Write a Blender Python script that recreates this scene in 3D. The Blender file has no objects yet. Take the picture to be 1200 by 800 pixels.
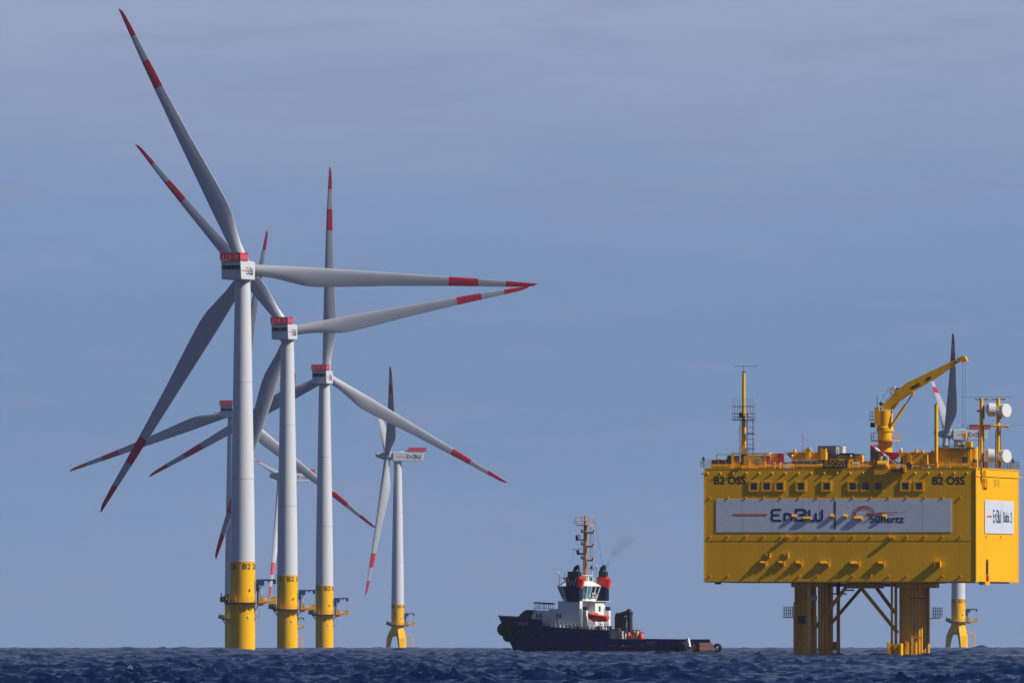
import bpy, math, random
import numpy as np
from mathutils import Vector, Matrix
random.seed(7)
rng = np.random.default_rng(11)
R = math.radians
sc = bpy.context.scene
COL = sc.collection

# ------------------------------------------------------------------ camera
F = 24300.0          # focal length in pixels of a 1200 px wide picture
EYE = 2.88           # camera height above the sea
RE = 7.4e6           # effective earth radius (the far bases sink behind the horizon)
Y0 = 738.0           # eye level
cam_d = bpy.data.cameras.new("camera")
cam = bpy.data.objects.new("camera", cam_d); COL.objects.link(cam)
cam_d.sensor_width = 36.0; cam_d.lens = 36.0 * F / 1200.0
cam_d.clip_start = 10.0; cam_d.clip_end = 60000.0
cam.location = (0, 0, EYE)
cam.rotation_euler = (R(90) + math.atan((Y0 - 400.0) / F), 0, 0)
sc.camera = cam

# ------------------------------------------------------------------ light
SUN_EL, SUN_PHI = 38.0, 17.6        # elevation; degrees from the picture's right towards the camera
sd = bpy.data.lights.new("sun", 'SUN'); sd.energy = 5.0; sd.angle = R(0.5); sd.color = (1.0, 0.95, 0.86)
sun = bpy.data.objects.new("sun", sd); COL.objects.link(sun)
sv = Vector((math.cos(R(SUN_EL)) * math.cos(R(SUN_PHI)), -math.cos(R(SUN_EL)) * math.sin(R(SUN_PHI)), math.sin(R(SUN_EL))))
sun.rotation_euler = sv.to_track_quat('Z', 'Y').to_euler()
sun.location = sv * 200

w = bpy.data.worlds.new("World"); sc.world = w; w.use_nodes = True
nt = w.node_tree; nt.nodes.clear()
def N(t, **k):
    n = nt.nodes.new(t)
    for a, b in k.items(): setattr(n, a, b)
    return n
L = lambda a, b: nt.links.new(a, b)
out = N('ShaderNodeOutputWorld'); bg = N('ShaderNodeBackground')
sky = N('ShaderNodeTexSky'); sky.sky_type = 'NISHITA'; sky.sun_disc = False
sky.sun_elevation = R(SUN_EL); sky.sun_rotation = R(90 + SUN_PHI); sky.altitude = 0
sky.air_density = 1.0; sky.dust_density = 0.3; sky.ozone_density = 2.5
bg.inputs['Strength'].default_value = 0.055
tc = N('ShaderNodeTexCoord'); sep = N('ShaderNodeSeparateXYZ'); L(tc.outputs['Generated'], sep.inputs[0])
# thin grey-blue veil of cloud and sea haze low over the horizon, all the way round
ramp = N('ShaderNodeValToRGB'); cr = ramp.color_ramp; cr.interpolation = 'B_SPLINE'
mz = N('ShaderNodeMath', operation='MULTIPLY'); mz.inputs[1].default_value = 20.0   # z = .05 -> 1
L(sep.outputs['Z'], mz.inputs[0])
def srgb(r, g, b):
    f = lambda c: (c/255/12.92 if c/255 <= .04045 else ((c/255+.055)/1.055)**2.4)
    return (f(r), f(g), f(b), 1)
K = 1.0 / 0.055
def skc(r, g, b): c = srgb(r, g, b); return (c[0], c[1], c[2], 1)
els = cr.elements
els[0].position = 0.0; els[0].color = skc(128, 150, 186)
els[1].position = 1.0; els[1].color = skc(146, 158, 190)
for p, c in ((.05, (127, 149, 186)), (.14, (121, 146, 184)), (.24, (112, 141, 181)), (.36, (121, 146, 186)), (.48, (136, 155, 190)), (.62, (155, 165, 196))):
    e = els.new(p); e.color = skc(*c)
mp = N('ShaderNodeMapping'); mp.inputs['Scale'].default_value = (60, 60, 420)
L(tc.outputs['Generated'], mp.inputs[0])
nz = N('ShaderNodeTexNoise'); nz.inputs['Scale'].default_value = 1.0; nz.inputs['Detail'].default_value = 5; nz.inputs['Roughness'].default_value = .55
L(mp.outputs[0], nz.inputs['Vector'])
# veil wobble
wob = N('ShaderNodeMath', operation='MULTIPLY_ADD'); wob.inputs[1].default_value = .16; wob.inputs[2].default_value = -.08
L(nz.outputs['Fac'], wob.inputs[0])
addz = N('ShaderNodeMath', operation='ADD'); L(mz.outputs[0], addz.inputs[0]); L(wob.outputs[0], addz.inputs[1])
L(addz.outputs[0], ramp.inputs[0])
# faint lavender streaks of cloud
mp2 = N('ShaderNodeMapping'); mp2.inputs['Scale'].default_value = (120, 120, 750); mp2.inputs['Location'].default_value = (3.1, 1.7, 0.4)
L(tc.outputs['Generated'], mp2.inputs[0])
nz2 = N('ShaderNodeTexNoise'); nz2.inputs['Scale'].default_value = 1.0; nz2.inputs['Detail'].default_value = 4
L(mp2.outputs[0], nz2.inputs['Vector'])
st = N('ShaderNodeMapRange'); st.inputs[1].default_value = .52; st.inputs[2].default_value = .74; st.inputs[3].default_value = 0; st.inputs[4].default_value = .36
L(nz2.outputs['Fac'], st.inputs[0])
mixc = N('ShaderNodeMix', data_type='RGBA'); L(st.outputs[0], mixc.inputs[0]); L(ramp.outputs[0], mixc.inputs[6]); mixc.inputs[7].default_value = skc(138, 143, 178)
scl = N('ShaderNodeVectorMath', operation='SCALE'); scl.inputs['Scale'].default_value = K; L(mixc.outputs[2], scl.inputs[0])
# zenith: Nishita; horizon: the veil
fz = N('ShaderNodeMapRange'); fz.interpolation_type = 'SMOOTHSTEP'
fz.inputs[1].default_value = .045; fz.inputs[2].default_value = .20; fz.inputs[3].default_value = 0; fz.inputs[4].default_value = 1
L(sep.outputs['Z'], fz.inputs[0])
deep = N('ShaderNodeMix', data_type='RGBA', blend_type='MULTIPLY'); deep.inputs[0].default_value = 1.0
L(sky.outputs[0], deep.inputs[6]); deep.inputs[7].default_value = (.70, .72, .98, 1)
mixs = N('ShaderNodeMix', data_type='RGBA'); L(fz.outputs[0], mixs.inputs[0]); L(scl.outputs[0], mixs.inputs[6]); L(deep.outputs[2], mixs.inputs[7])
L(mixs.outputs[2], bg.inputs['Color']); L(bg.outputs[0], out.inputs[0])

sc.view_settings.view_transform = 'Standard'; sc.view_settings.look = 'None'
sc.view_settings.exposure = 0.0; sc.view_settings.gamma = 1.0; sc.view_settings.use_curve_mapping = False

# ------------------------------------------------------------------ materials
MATS = {}
def mat(name, c, rough=.5, metal=0.0, var=.08, scale=1.5, streak=0.0, spec=.5, rnd=0.0, dirt=None):
    if name in MATS: return MATS[name]
    m = bpy.data.materials.new(name); m.use_nodes = True; t = m.node_tree
    b = t.nodes['Principled BSDF']; b.inputs['Roughness'].default_value = rough; b.inputs['Metallic'].default_value = metal
    b.inputs['Specular IOR Level'].default_value = spec
    tcn = t.nodes.new('ShaderNodeTexCoord'); mpn = t.nodes.new('ShaderNodeMapping')
    t.links.new(tcn.outputs['Object'], mpn.inputs[0])
    mpn.inputs['Scale'].default_value = (scale, scale, scale * (.15 if streak else 1))
    n = t.nodes.new('ShaderNodeTexNoise'); n.inputs['Scale'].default_value = 1; n.inputs['Detail'].default_value = 6; n.inputs['Roughness'].default_value = .6
    t.links.new(mpn.outputs[0], n.inputs['Vector'])
    mr = t.nodes.new('ShaderNodeMapRange'); mr.inputs[1].default_value = .3; mr.inputs[2].default_value = .7
    mr.inputs[3].default_value = 1 - var; mr.inputs[4].default_value = 1 + var
    t.links.new(n.outputs['Fac'], mr.inputs[0])
    v = t.nodes.new('ShaderNodeVectorMath'); v.operation = 'SCALE'; v.inputs[0].default_value = c[:3]
    t.links.new(mr.outputs[0], v.inputs['Scale'])
    last = v.outputs[0]
    if rnd:
        oi = t.nodes.new('ShaderNodeObjectInfo'); m2 = t.nodes.new('ShaderNodeMapRange')
        m2.inputs[3].default_value = 1 - rnd; m2.inputs[4].default_value = 1 + rnd
        t.links.new(oi.outputs['Random'], m2.inputs[0])
        v2 = t.nodes.new('ShaderNodeVectorMath'); v2.operation = 'SCALE'
        t.links.new(last, v2.inputs[0]); t.links.new(m2.outputs[0], v2.inputs['Scale']); last = v2.outputs[0]
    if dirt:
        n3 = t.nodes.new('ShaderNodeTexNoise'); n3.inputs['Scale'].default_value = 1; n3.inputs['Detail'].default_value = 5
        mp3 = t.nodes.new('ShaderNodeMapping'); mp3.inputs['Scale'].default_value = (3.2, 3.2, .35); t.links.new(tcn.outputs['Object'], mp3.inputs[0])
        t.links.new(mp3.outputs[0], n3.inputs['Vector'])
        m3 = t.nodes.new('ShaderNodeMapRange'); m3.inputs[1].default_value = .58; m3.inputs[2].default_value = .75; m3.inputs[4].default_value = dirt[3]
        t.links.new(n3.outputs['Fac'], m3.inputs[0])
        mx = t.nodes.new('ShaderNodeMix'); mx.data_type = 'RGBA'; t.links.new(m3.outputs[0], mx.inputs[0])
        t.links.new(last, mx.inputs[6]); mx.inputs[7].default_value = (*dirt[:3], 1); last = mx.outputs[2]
    t.links.new(last, b.inputs['Base Color'])
    MATS[name] = m; return m
mat('tower_grey', (.60, .61, .63), .45, var=.03, scale=.25, streak=1, dirt=(.42, .42, .42, .35))
mat('blade_grey', (.46, .47, .50), .4, var=.04, scale=.3)
mat('signal_red', (.60, .006, .04), .45, var=.06)
mat('nacelle_white', (.60, .61, .63), .45, var=.04, scale=.5)
mat('tp_yellow', (.90, .47, .0015), .5, spec=.15, var=.06, scale=.5, streak=1, dirt=(.45, .2, .01, .35))
mat('oss_yellow', (.83, .42, .002), .6, spec=.1, var=.06, scale=.35, rnd=.035, dirt=(.5, .24, .01, .25))
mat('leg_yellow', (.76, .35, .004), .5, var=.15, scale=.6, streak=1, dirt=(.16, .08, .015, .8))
mat('steel_dark', (.012, .016, .03), .5, var=.2)
mat('black', (.008, .009, .013), .45, var=.2)
mat('vent_black', (.006, .010, .022), .8, var=.1, spec=.1)
mat('glass_dark', (.010, .018, .040), .08, var=.05)
mat('glass_teal', (.05, .20, .26), .08, var=.2)
mat('banner_white', (.60, .63, .70), .5, var=.05, scale=.9, rnd=0)
mat('logo_blue', (.006, .009, .13), .5, var=.05)
mat('logo_orange', (.70, .14, .012), .5, var=.05)
mat('ink', (.012, .012, .02), .5, var=.05)
mat('ink_blue', (.02, .03, .10), .5, var=.05)
mat('logo_red', (.55, .05, .02), .5, var=.05)
mat('rail_steel', (.14, .11, .07), .5, metal=.2, var=.2)
mat('rail_yellow', (.60, .30, .02), .5, var=.1)
mat('galv', (.26, .27, .29), .5, metal=.3, var=.15)
mat('grey_paint', (.35, .36, .38), .5, var=.08)
mat('white_paint', (.74, .73, .70), .45, var=.08, scale=1.2, dirt=(.45, .32, .22, .35))
mat('green_paint', (.16, .22, .02), .5, var=.1)
mat('blue_paint', (.02, .05, .14), .5, var=.1)
mat('funnel_navy', (.003, .007, .045), .5, spec=.2, var=.1)
mat('hull_navy', (.004, .015, .14), .5, spec=.2, var=.25, scale=.7, streak=1, dirt=(.03, .022, .02, .5))
mat('boot_red', (.055, .014, .012), .6, var=.3, scale=1.5)
mat('funnel_red', (.62, .012, .01), .4, var=.06)
mat('boat_orange', (.80, .055, .006), .4, var=.06)
mat('rubber', (.010, .010, .013), .8, var=.4, scale=3)
mat('mast_ochre', (.66, .30, .03), .5, var=.2)
mat('rust', (.08, .028, .02), .8, var=.4, scale=3)
mat('deck_grey', (.15, .15, .16), .7, var=.3, scale=2)
mat('teal', (.03, .20, .22), .5, var=.1)
mat('off_white', (.70, .68, .64), .5, var=.05)

# ------------------------------------------------------------------ mesh builder
class MB:
    def __init__(s): s.v = []; s.f = []; s.m = []; s.sm = []; s.names = []
    def mi(s, m):
        if m not in s.names: s.names.append(m)
        return s.names.index(m)
    def face(s, idx, m, smooth=False): s.f.append(tuple(idx)); s.m.append(s.mi(m)); s.sm.append(smooth)
    def add(s, pts): n = len(s.v); s.v.extend([tuple(p) for p in pts]); return n
    def box(s, x0, x1, y0, y1, z0, z1, m, rot=None, org=None):
        p = [Vector((x, y, z)) for z in (z0, z1) for y in (y0, y1) for x in (x0, x1)]
        if rot is not None:
            o = Vector(org) if org else Vector(((x0+x1)/2, (y0+y1)/2, (z0+z1)/2))
            p = [rot @ (q - o) + o for q in p]
        n = s.add(p)
        for q in ((0,2,3,1),(4,5,7,6),(0,1,5,4),(2,6,7,3),(0,4,6,2),(1,3,7,5)): s.face([n+i for i in q], m)
        return s
    def tube(s, a, b, r0, m, r1=None, n=8, caps=True, smooth=True):
        a = Vector(a); b = Vector(b); r1 = r0 if r1 is None else r1
        d = (b - a).normalized(); e = d.orthogonal().normalized(); g = d.cross(e)
        c = [(math.cos(2*math.pi*i/n), math.sin(2*math.pi*i/n)) for i in range(n)]
        k = s.add([a + (e*x+g*y)*r0 for x, y in c] + [b + (e*x+g*y)*r1 for x, y in c])
        for i in range(n): j = (i+1) % n; s.face((k+i, k+j, k+n+j, k+n+i), m, smooth)
        if caps:
            k = s.add([a + (e*x+g*y)*r0 for x, y in c] + [b + (e*x+g*y)*r1 for x, y in c])
            s.face([k+i for i in reversed(range(n))], m); s.face([k+n+i for i in range(n)], m)
        return s
    def path(s, pts, r, m, n=6):
        for a, b in zip(pts, pts[1:]): s.tube(a, b, r, m, n=n)
        return s
    def lathe(s, prof, m, c=(0,0,0), axis='Z', n=32, closed=False):
        # prof: list of (r, h[, mat]); creases by repeating a point
        mp = {'Z': lambda r, a, h: (c[0]+r*math.cos(a), c[1]+r*math.sin(a), c[2]+h),
              'Y': lambda r, a, h: (c[0]+r*math.sin(a), c[1]+h, c[2]+r*math.cos(a)),
              'X': lambda r, a, h: (c[0]+h, c[1]+r*math.cos(a), c[2]+r*math.sin(a))}[axis]
        for p, q in zip(prof, prof[1:]):
            if p[:2] == q[:2]: continue
            mm = q[2] if len(q) > 2 else m
            sl = True
            k = s.add([mp(max(p[0],1e-4), 2*math.pi*i/n, p[1]) for i in range(n)] + [mp(max(q[0],1e-4), 2*math.pi*i/n, q[1]) for i in range(n)])
            for i in range(n): j = (i+1) % n; s.face((k+i, k+j, k+n+j, k+n+i), mm, sl)
        return s
    def sphere(s, c, r, m, nu=12, nv=7, sz=1.0):
        prof = [(r*math.sin(math.pi*i/nv), -r*sz*math.cos(math.pi*i/nv)) for i in range(nv+1)]
        n = nu; k = s.add([(c[0]+max(p[0],1e-4)*math.cos(2*math.pi*i/n), c[1]+max(p[0],1e-4)*math.sin(2*math.pi*i/n), c[2]+p[1]) for p in prof for i in range(n)])
        for q in range(nv):
            for i in range(n): j = (i+1) % n; s.face((k+q*n+i, k+q*n+j, k+(q+1)*n+j, k+(q+1)*n+i), m, True)
        return s
    def prism(s, poly, y0, y1, m, frame=None):
        # polygon in x,z extruded along y; frame(x,y,z)->point
        fr = frame or (lambda x, y, z: (x, y, z)); n = len(poly)
        k = s.add([fr(x, y0, z) for x, z in poly] + [fr(x, y1, z) for x, z in poly])
        s.face([k+i for i in range(n)], m); s.face([k+n+i for i in reversed(range(n))], m)
        for i in range(n): j = (i+1) % n; s.face((k+i, k+n+i, k+n+j, k+j), m)
        return s
    def ribbon(s, pts, wd, m, o, ex, ey, nn, off, th=.012):
        # flat mitred stroke in a plane
        P = [Vector((p[0], p[1])) for p in pts]; Lf = []; Rt = []
        for i in range(len(P)):
            d0 = (P[i]-P[i-1]).normalized() if i else None
            d1 = (P[i+1]-P[i]).normalized() if i < len(P)-1 else None
            d = ((d0 or d1) + (d1 or d0)).normalized(); nrm = Vector((-d.y, d.x))
            k = 1.0
            if d0 and d1: k = min(1/max(.35, nrm.dot(Vector((-d1.y, d1.x)))), 1.6)
            Lf.append(P[i] + nrm*wd/2*k); Rt.append(P[i] - nrm*wd/2*k)
        o, ex, ey, nn = map(Vector, (o, ex, ey, nn)); T = lambda q: o + ex*q.x + ey*q.y + nn*off
        k = s.add([T(q) for q in Lf] + [T(q) for q in Rt]); n = len(P)
        for i in range(n-1): s.face((k+n+i, k+n+i+1, k+i+1, k+i), m)
        return s
    def mesh(s, name):
        me = bpy.data.meshes.new(name); me.from_pydata(s.v, [], s.f)
        for nme in s.names: me.materials.append(MATS[nme])
        me.polygons.foreach_set('material_index', s.m); me.polygons.foreach_set('use_smooth', s.sm); me.update()
        return me
    def build(s, name, parent=None, mtx=None, **tags):
        return link(name, s.mesh(name), parent, mtx, **tags)
def link(name, data, parent=None, mtx=None, **tags):
    o = bpy.data.objects.new(name, data); COL.objects.link(o)
    if parent: o.parent = parent
    if mtx is not None: o.matrix_local = mtx
    for k, v in tags.items():
        if v: o[k] = v
    return o
def thing(name, label, cat, mtx=None, group=None):
    o = bpy.data.objects.new(name, None); COL.objects.link(o); o.empty_display_size = 2
    if mtx is not None: o.matrix_world = mtx
    o['label'] = label; o['category'] = cat
    if group: o['group'] = group
    return o
TXT = {}
def text2d(s):
    if s in TXT: return TXT[s]
    cu = bpy.data.curves.new('t', 'FONT'); cu.body = s; cu.size = 1; cu.resolution_u = 3
    ob = bpy.data.objects.new('t', cu); COL.objects.link(ob)
    dg = bpy.context.evaluated_depsgraph_get(); me = ob.evaluated_get(dg).to_mesh()
    vs = np.array([v.co[:2] for v in me.vertices]); fs = [tuple(p.vertices) for p in me.polygons]
    ob.evaluated_get(dg).to_mesh_clear(); bpy.data.objects.remove(ob); bpy.data.curves.remove(cu)
    mn = vs.min(0); mxx = vs.max(0)
    TXT[s] = ((vs - mn) / (mxx - mn), fs, (mxx-mn)[0]/(mxx-mn)[1]); return TXT[s]
def put_text(mb, s, m, frame, wd, ht, bold=0):
    vs, fs, _ = text2d(s)
    for dx, dy, lift in ([(0, 0, 0)] + ([(bold, 0, .003), (0, bold, .006), (bold, bold, .009)] if bold else [])):
        k = mb.add([frame(x*wd+dx, y*ht+dy, lift) for x, y in vs])
        for f in fs: mb.face([k+i for i in f], m)
def enbw(mb, o, ex, ey, nn, h, wd, m='logo_blue', off=.02):
    # wordmark drawn from strokes; h height, wd whole width
    t = h*.16; u = wd/3.95
    def S(pts, x0, w_, i): mb.ribbon([(x0*u + p[0]*w_*u, t/2 + p[1]*(h-t)) for p in pts], t, m, o, ex, ey, nn, off + i*.004)
    S([(1,1),(.25,1),(.06,.93),(0,.8),(0,.68),(.08,.56),(.25,.51),(.8,.51)], .08, .72, 0)
    S([(.25,.49),(.08,.44),(0,.32),(0,.2),(.06,.07),(.25,0),(1,0)], .08, .72, 1)
    S([(0,0),(0,.62),(.55,.62),(.88,.54),(1,.38),(1,0)], 1.05, .5, 2)
    S([(0,.62),(0,1),(.7,1),(.92,.92),(1,.78),(.92,.6),(.7,.53),(.25,.53)], 1.9, .72, 3)
    S([(.7,.47),(.92,.40),(1,.25),(.92,.08),(.7,0),(0,0),(0,.3)], 1.9, .76, 4)
    S([(0,1),(0,.2),(.05,.06),(.16,0),(.36,0),(.47,.08),(.5,.2),(.5,.7)], 2.9, .95, 5)
    S([(.54,.12),(.62,0),(.85,0),(.96,.07),(1,.2),(1,1)], 2.9, .95, 6)

def seaz(D): return -D*D/(2*RE)
def wx(px, D): return (px - 600.0) / F * D

# ------------------------------------------------------------------ sea
def build_sea():
    rad = list(np.geomspace(20, 1000, 60)[:-1])
    r = 1000.0
    while r < 7400: rad.append(r); r *= 1.00092
    rad += list(np.geomspace(7400, 12000, 30)); rad = np.array(rad)
    inner = np.linspace(-.029, .029, 396)
    k = .029*np.geomspace(1.03, math.pi/.029, 34)
    az = np.concatenate([-k[::-1][:-1], inner, k]) ; az[0] = -math.pi + (k[-1]-k[-2])*0  # full circle
    az = np.concatenate([[-math.pi], az[az > -math.pi + 1e-6]])
    Rr, A = np.meshgrid(rad, az, indexing='ij')
    dr = np.gradient(rad)[:, None] * np.ones_like(A); da = np.gradient(az)[None, :] * Rr
    sp = np.maximum(dr*.22, da)
    X = (Rr*np.sin(A)).astype(np.float32); Yy = (Rr*np.cos(A)).astype(np.float32)
    Z = np.zeros_like(X); DX = np.zeros_like(X); DY = np.zeros_like(X)
    n = 64
    lam = np.geomspace(.8, 26, n)*rng.uniform(.93, 1.07, n)
    for i, l in enumerate(lam):
        th = R(-95) + rng.normal(0, .62); kk = 2*math.pi/l; kx, ky = kk*math.cos(th), kk*math.sin(th)
        a = .0135*l * math.exp(-(l/2.3)**2) + .0048*l*math.exp(-(l/7.)**2) + .0017*l*math.exp(-(l/20.)**2)
        att = np.clip((l/np.maximum(sp, 1e-3) - 2.0)/1.5, 0, 1).astype(np.float32)
        if l > 12: att = np.maximum(att, 0)
        ph = (kx*X + ky*Yy + rng.uniform(0, 6.28)).astype(np.float32)
        c = np.cos(ph); s_ = np.sin(ph)
        Z += a*c*att; DX -= .9*a*s_*att*math.cos(th); DY -= .9*a*s_*att*math.sin(th)
    grp = np.zeros_like(X)
    for i in range(10):
        l = rng.uniform(22, 110); th = rng.uniform(0, 6.28); grp += np.sin((math.cos(th)*X + math.sin(th)*Yy*.5)*(6.283/l) + rng.uniform(0, 6.28)).astype(np.float32)
    grp = np.clip(.95 + .16*grp, .45, 1.6); Z *= grp; DX *= grp; DY *= grp
    zr = Z.copy(); sel = (Rr > 1100) & (Rr < 6000) & (np.abs(A) < .028); q0 = float(np.quantile(zr[sel], .99997))
    Z = Z + .35*np.maximum(Z, 0)**1.5 - (Rr**2/(2*RE)).astype(np.float32)
    foam = np.clip((zr - q0)/.12, 0, .6)
    V = np.stack([X+DX, Yy+DY, Z], -1).reshape(-1, 3).astype(np.float32)
    nr, nc = X.shape
    idx = np.arange(nr*nc).reshape(nr, nc)
    q = np.stack([idx[:-1, :-1], idx[:-1, 1:], idx[1:, 1:], idx[1:, :-1]], -1).reshape(-1, 4)[:, ::-1]
    me = bpy.data.meshes.new('sea')
    me.vertices.add(len(V)); me.vertices.foreach_set('co', V.ravel())
    me.loops.add(q.size); me.loops.foreach_set('vertex_index', q.ravel().astype(np.int32))
    me.polygons.add(len(q)); me.polygons.foreach_set('loop_start', np.arange(0, q.size, 4, dtype=np.int32))
    me.polygons.foreach_set('loop_total', np.full(len(q), 4, dtype=np.int32))
    me.polygons.foreach_set('use_smooth', np.ones(len(q), dtype=bool))
    at = me.attributes.new('foam', 'FLOAT', 'POINT'); at.data.foreach_set('value', foam.ravel().astype(np.float32))
    me.update(calc_edges=True)
    m = bpy.data.materials.new('sea_water'); m.use_nodes = True; t = m.node_tree; b = t.nodes['Principled BSDF']
    b.inputs['Roughness'].default_value = .16; b.inputs['IOR'].default_value = 1.333
    g = t.nodes.new('ShaderNodeNewGeometry')
    mpn = t.nodes.new('ShaderNodeMapping'); mpn.inputs['Scale'].default_value = (3.2, 2.2, 2.2); t.links.new(g.outputs['Position'], mpn.inputs[0])
    n1 = t.nodes.new('ShaderNodeTexNoise'); n1.inputs['Scale'].default_value = 1.0; n1.inputs['Detail'].default_value = 5; n1.inputs['Roughness'].default_value = .6
    t.links.new(mpn.outputs[0], n1.inputs['Vector'])
    bp = t.nodes.new('ShaderNodeBump'); bp.inputs['Strength'].default_value = .9; bp.inputs['Distance'].default_value = .24
    t.links.new(n1.outputs['Fac'], bp.inputs['Height']); t.links.new(bp.outputs[0], b.inputs['Normal'])
    fa = t.nodes.new('ShaderNodeAttribute'); fa.attribute_name = 'foam'
    n2 = t.nodes.new('ShaderNodeTexNoise'); n2.inputs['Scale'].default_value = 3.0; n2.inputs['Detail'].default_value = 4; t.links.new(g.outputs['Position'], n2.inputs['Vector'])
    mr = t.nodes.new('ShaderNodeMapRange'); mr.inputs[1].default_value = .55; mr.inputs[2].default_value = .66; t.links.new(n2.outputs['Fac'], mr.inputs[0])
    mm = t.nodes.new('ShaderNodeMath'); mm.operation = 'MULTIPLY'; t.links.new(fa.outputs['Fac'], mm.inputs[0]); t.links.new(mr.outputs[0], mm.inputs[1])
    mx = t.nodes.new('ShaderNodeMix'); mx.data_type = 'RGBA'; t.links.new(mm.outputs[0], mx.inputs[0])
    mx.inputs[6].default_value = (.002, .009, .050, 1); mx.inputs[7].default_value = (.45, .48, .52, 1)
    t.links.new(mx.outputs[2], b.inputs['Base Color'])
    me.materials.append(m)
    o = link('sea', me); o['kind'] = 'structure'
build_sea()

# ------------------------------------------------------------------ wind turbines
HUB = 78.5
CACHE = {}
def cached(key, fn):
    if key not in CACHE: CACHE[key] = fn()
    return CACHE[key]
def blade_mesh(pitch):
    mb = MB(); n = 24; rs = [1.5, 2.2, 3, 4.5, 6, 8, 10, 12, 14, 16, 19, 22, 26, 30, 34, 38, 41.8, 41.801, 45, 47.9, 47.901, 51, 53.6, 53.601, 56, 58, 59.2, 59.8, 60]
    ch = np.interp(rs, [0, 3, 6, 9, 12, 14.5, 20, 30, 41.8, 48, 54, 58, 59.4, 60], [2.45, 2.45, 2.75, 3.35, 3.95, 4.1, 3.65, 2.75, 1.95, 1.6, 1.2, .85, .55, .12])
    tk = np.interp(rs, [0, 3, 6, 10, 14.5, 25, 41.8, 60], [2.45, 2.42, 2.1, 1.65, 1.25, .7, .36, .04])
    bl = np.interp(rs, [0, 3, 11], [0, 0, 1]); le = np.interp(rs, [0, 3, 14, 30, 48, 60], [-1.22, -1.22, -1.28, -1.05, -.75, -.35])
    tw = np.interp(rs, [0, 10, 20, 40, 60], [16, 14, 9, 4, 1])
    rows = []
    for i, r in enumerate(rs):
        pts = []
        for k in range(n):
            a = 2*math.pi*k/n; cx = .5*(1 - math.cos(a)); sg = 1 if a < math.pi else -1
            circ = (-math.cos(a)*ch[i]/2 + le[i] + ch[i]/2, math.sin(a)*tk[i]/2)
            yt = 5*(.2969*math.sqrt(cx) - .126*cx - .3516*cx**2 + .2843*cx**3 - .1015*cx**4)
            foil = (le[i] + cx*ch[i], sg*yt*tk[i]*(1.15 if sg > 0 else .75) - .0)
            x = circ[0]*(1-bl[i]) + foil[0]*bl[i]; y = circ[1]*(1-bl[i]) + foil[1]*bl[i]
            t = R(-(tw[i] + pitch)); X = x*math.cos(t) - y*math.sin(t); Y = x*math.sin(t) + y*math.cos(t)
            Y += r*math.sin(R(2.0)) + 2.2*(r/60)**2
            pts.append((X, Y, r))
        rows.append(mb.add(pts))
    for i in range(len(rs)-1):
        mid = (rs[i]+rs[i+1])/2; m = 'signal_red' if (41.8 < mid < 47.9 or mid > 53.6) else 'blade_grey'
        for k in range(n): j = (k+1) % n; mb.face((rows[i]+k, rows[i]+j, rows[i+1]+j, rows[i+1]+k), m, True)
    mb.face([rows[-1]+k for k in range(n)], 'signal_red')
    return mb.mesh('blade')
def nacelle_mesh():
    mb = MB(); c = .14; hw, z0, z1 = 2.15, -1.85, 1.95
    sec = [(-hw+c, z0), (hw-c, z0), (hw, z0+c), (hw, z1-c), (hw-c, z1), (-hw+c, z1), (-hw, z1-c), (-hw, z0+c)]
    st = []
    for y, sl in ((-10.5, -1), (-10.3, 0), (1.9, 0), (2.15, 1)):
        pts = []
        for x, z in sec:
            s_ = .94 if sl else 1.0
            yy = y - (.16*(z) if y < 0 else 0)
            pts.append((x*s_, yy, z*s_ if sl != 0 else z))
        st.append(mb.add(pts))
    for a, b in zip(st, st[1:]):
        for i in range(8): j = (i+1) % 8; mb.face((a+i, a+j, b+j, b+i), 'nacelle_white')
    mb.face([st[0]+i for i in range(8)], 'nacelle_white'); mb.face([st[-1]+i for i in reversed(range(8))], 'nacelle_white')
    for y in (-7.2, -4.0, -.9):
        for sx in (-1, 1): mb.box(sx*2.15-.012, sx*2.15+.012, y-.03, y+.03, z0+.4, z1-.4, 'grey_paint')
    mb.lathe([(1.75, -2.2), (1.75, -1.8)], 'tower_grey', n=28)
    return mb.mesh('nacelle')
def logo_side_mesh(sx):
    mb = MB()
    # reads left to right from outside
    if sx > 0: ex, nn, y0 = (0, 1, 0), (1, 0, 0), -9.9
    else: ex, nn, y0 = (0, -1, 0), (-1, 0, 0), .6
    o = Vector((sx*2.15, y0, 0))
    mb.ribbon([(0, 0), (3.4, 0)], .26, 'logo_orange', o, ex, (0, 0, 1), nn, .03)
    enbw(mb, o + Vector(ex)*4.0 + Vector((0, 0, -.8)), ex, (0, 0, 1), nn, 1.6, 6.0, off=.03)
    return mb.mesh('logo')
def vent_mesh():
    mb = MB(); mb.box(-.9, .9, -.05, .05, -.6, .6, 'vent_black')
    for i in range(5): mb.box(-.88, .88, -.08, -.05, -.5+i*.22, -.44+i*.22, 'vent_black')
    return mb.mesh('vent')
def hoist_floor():
    mb = MB(); mb.box(-2.2, 2.2, -11.6, -4.6, 1.98, 2.06, 'galv'); mb.box(-1.0, 1.0, -4.6, -1.0, 1.955, 2.35, 'nacelle_white')
    mb.tube((1.2, -2.0, 2.0), (1.2, -2.0, 3.9), .05, 'steel_dark'); mb.tube((.8, -2.0, 3.8), (1.6, -2.0, 3.8), .04, 'steel_dark')
    mb.tube((-1.2, -3.4, 2.0), (-1.2, -3.4, 3.6), .05, 'steel_dark'); mb.sphere((-.4, -4.1, 2.5), .28, 'signal_red')
    return mb.mesh('hoist_platform')
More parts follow.
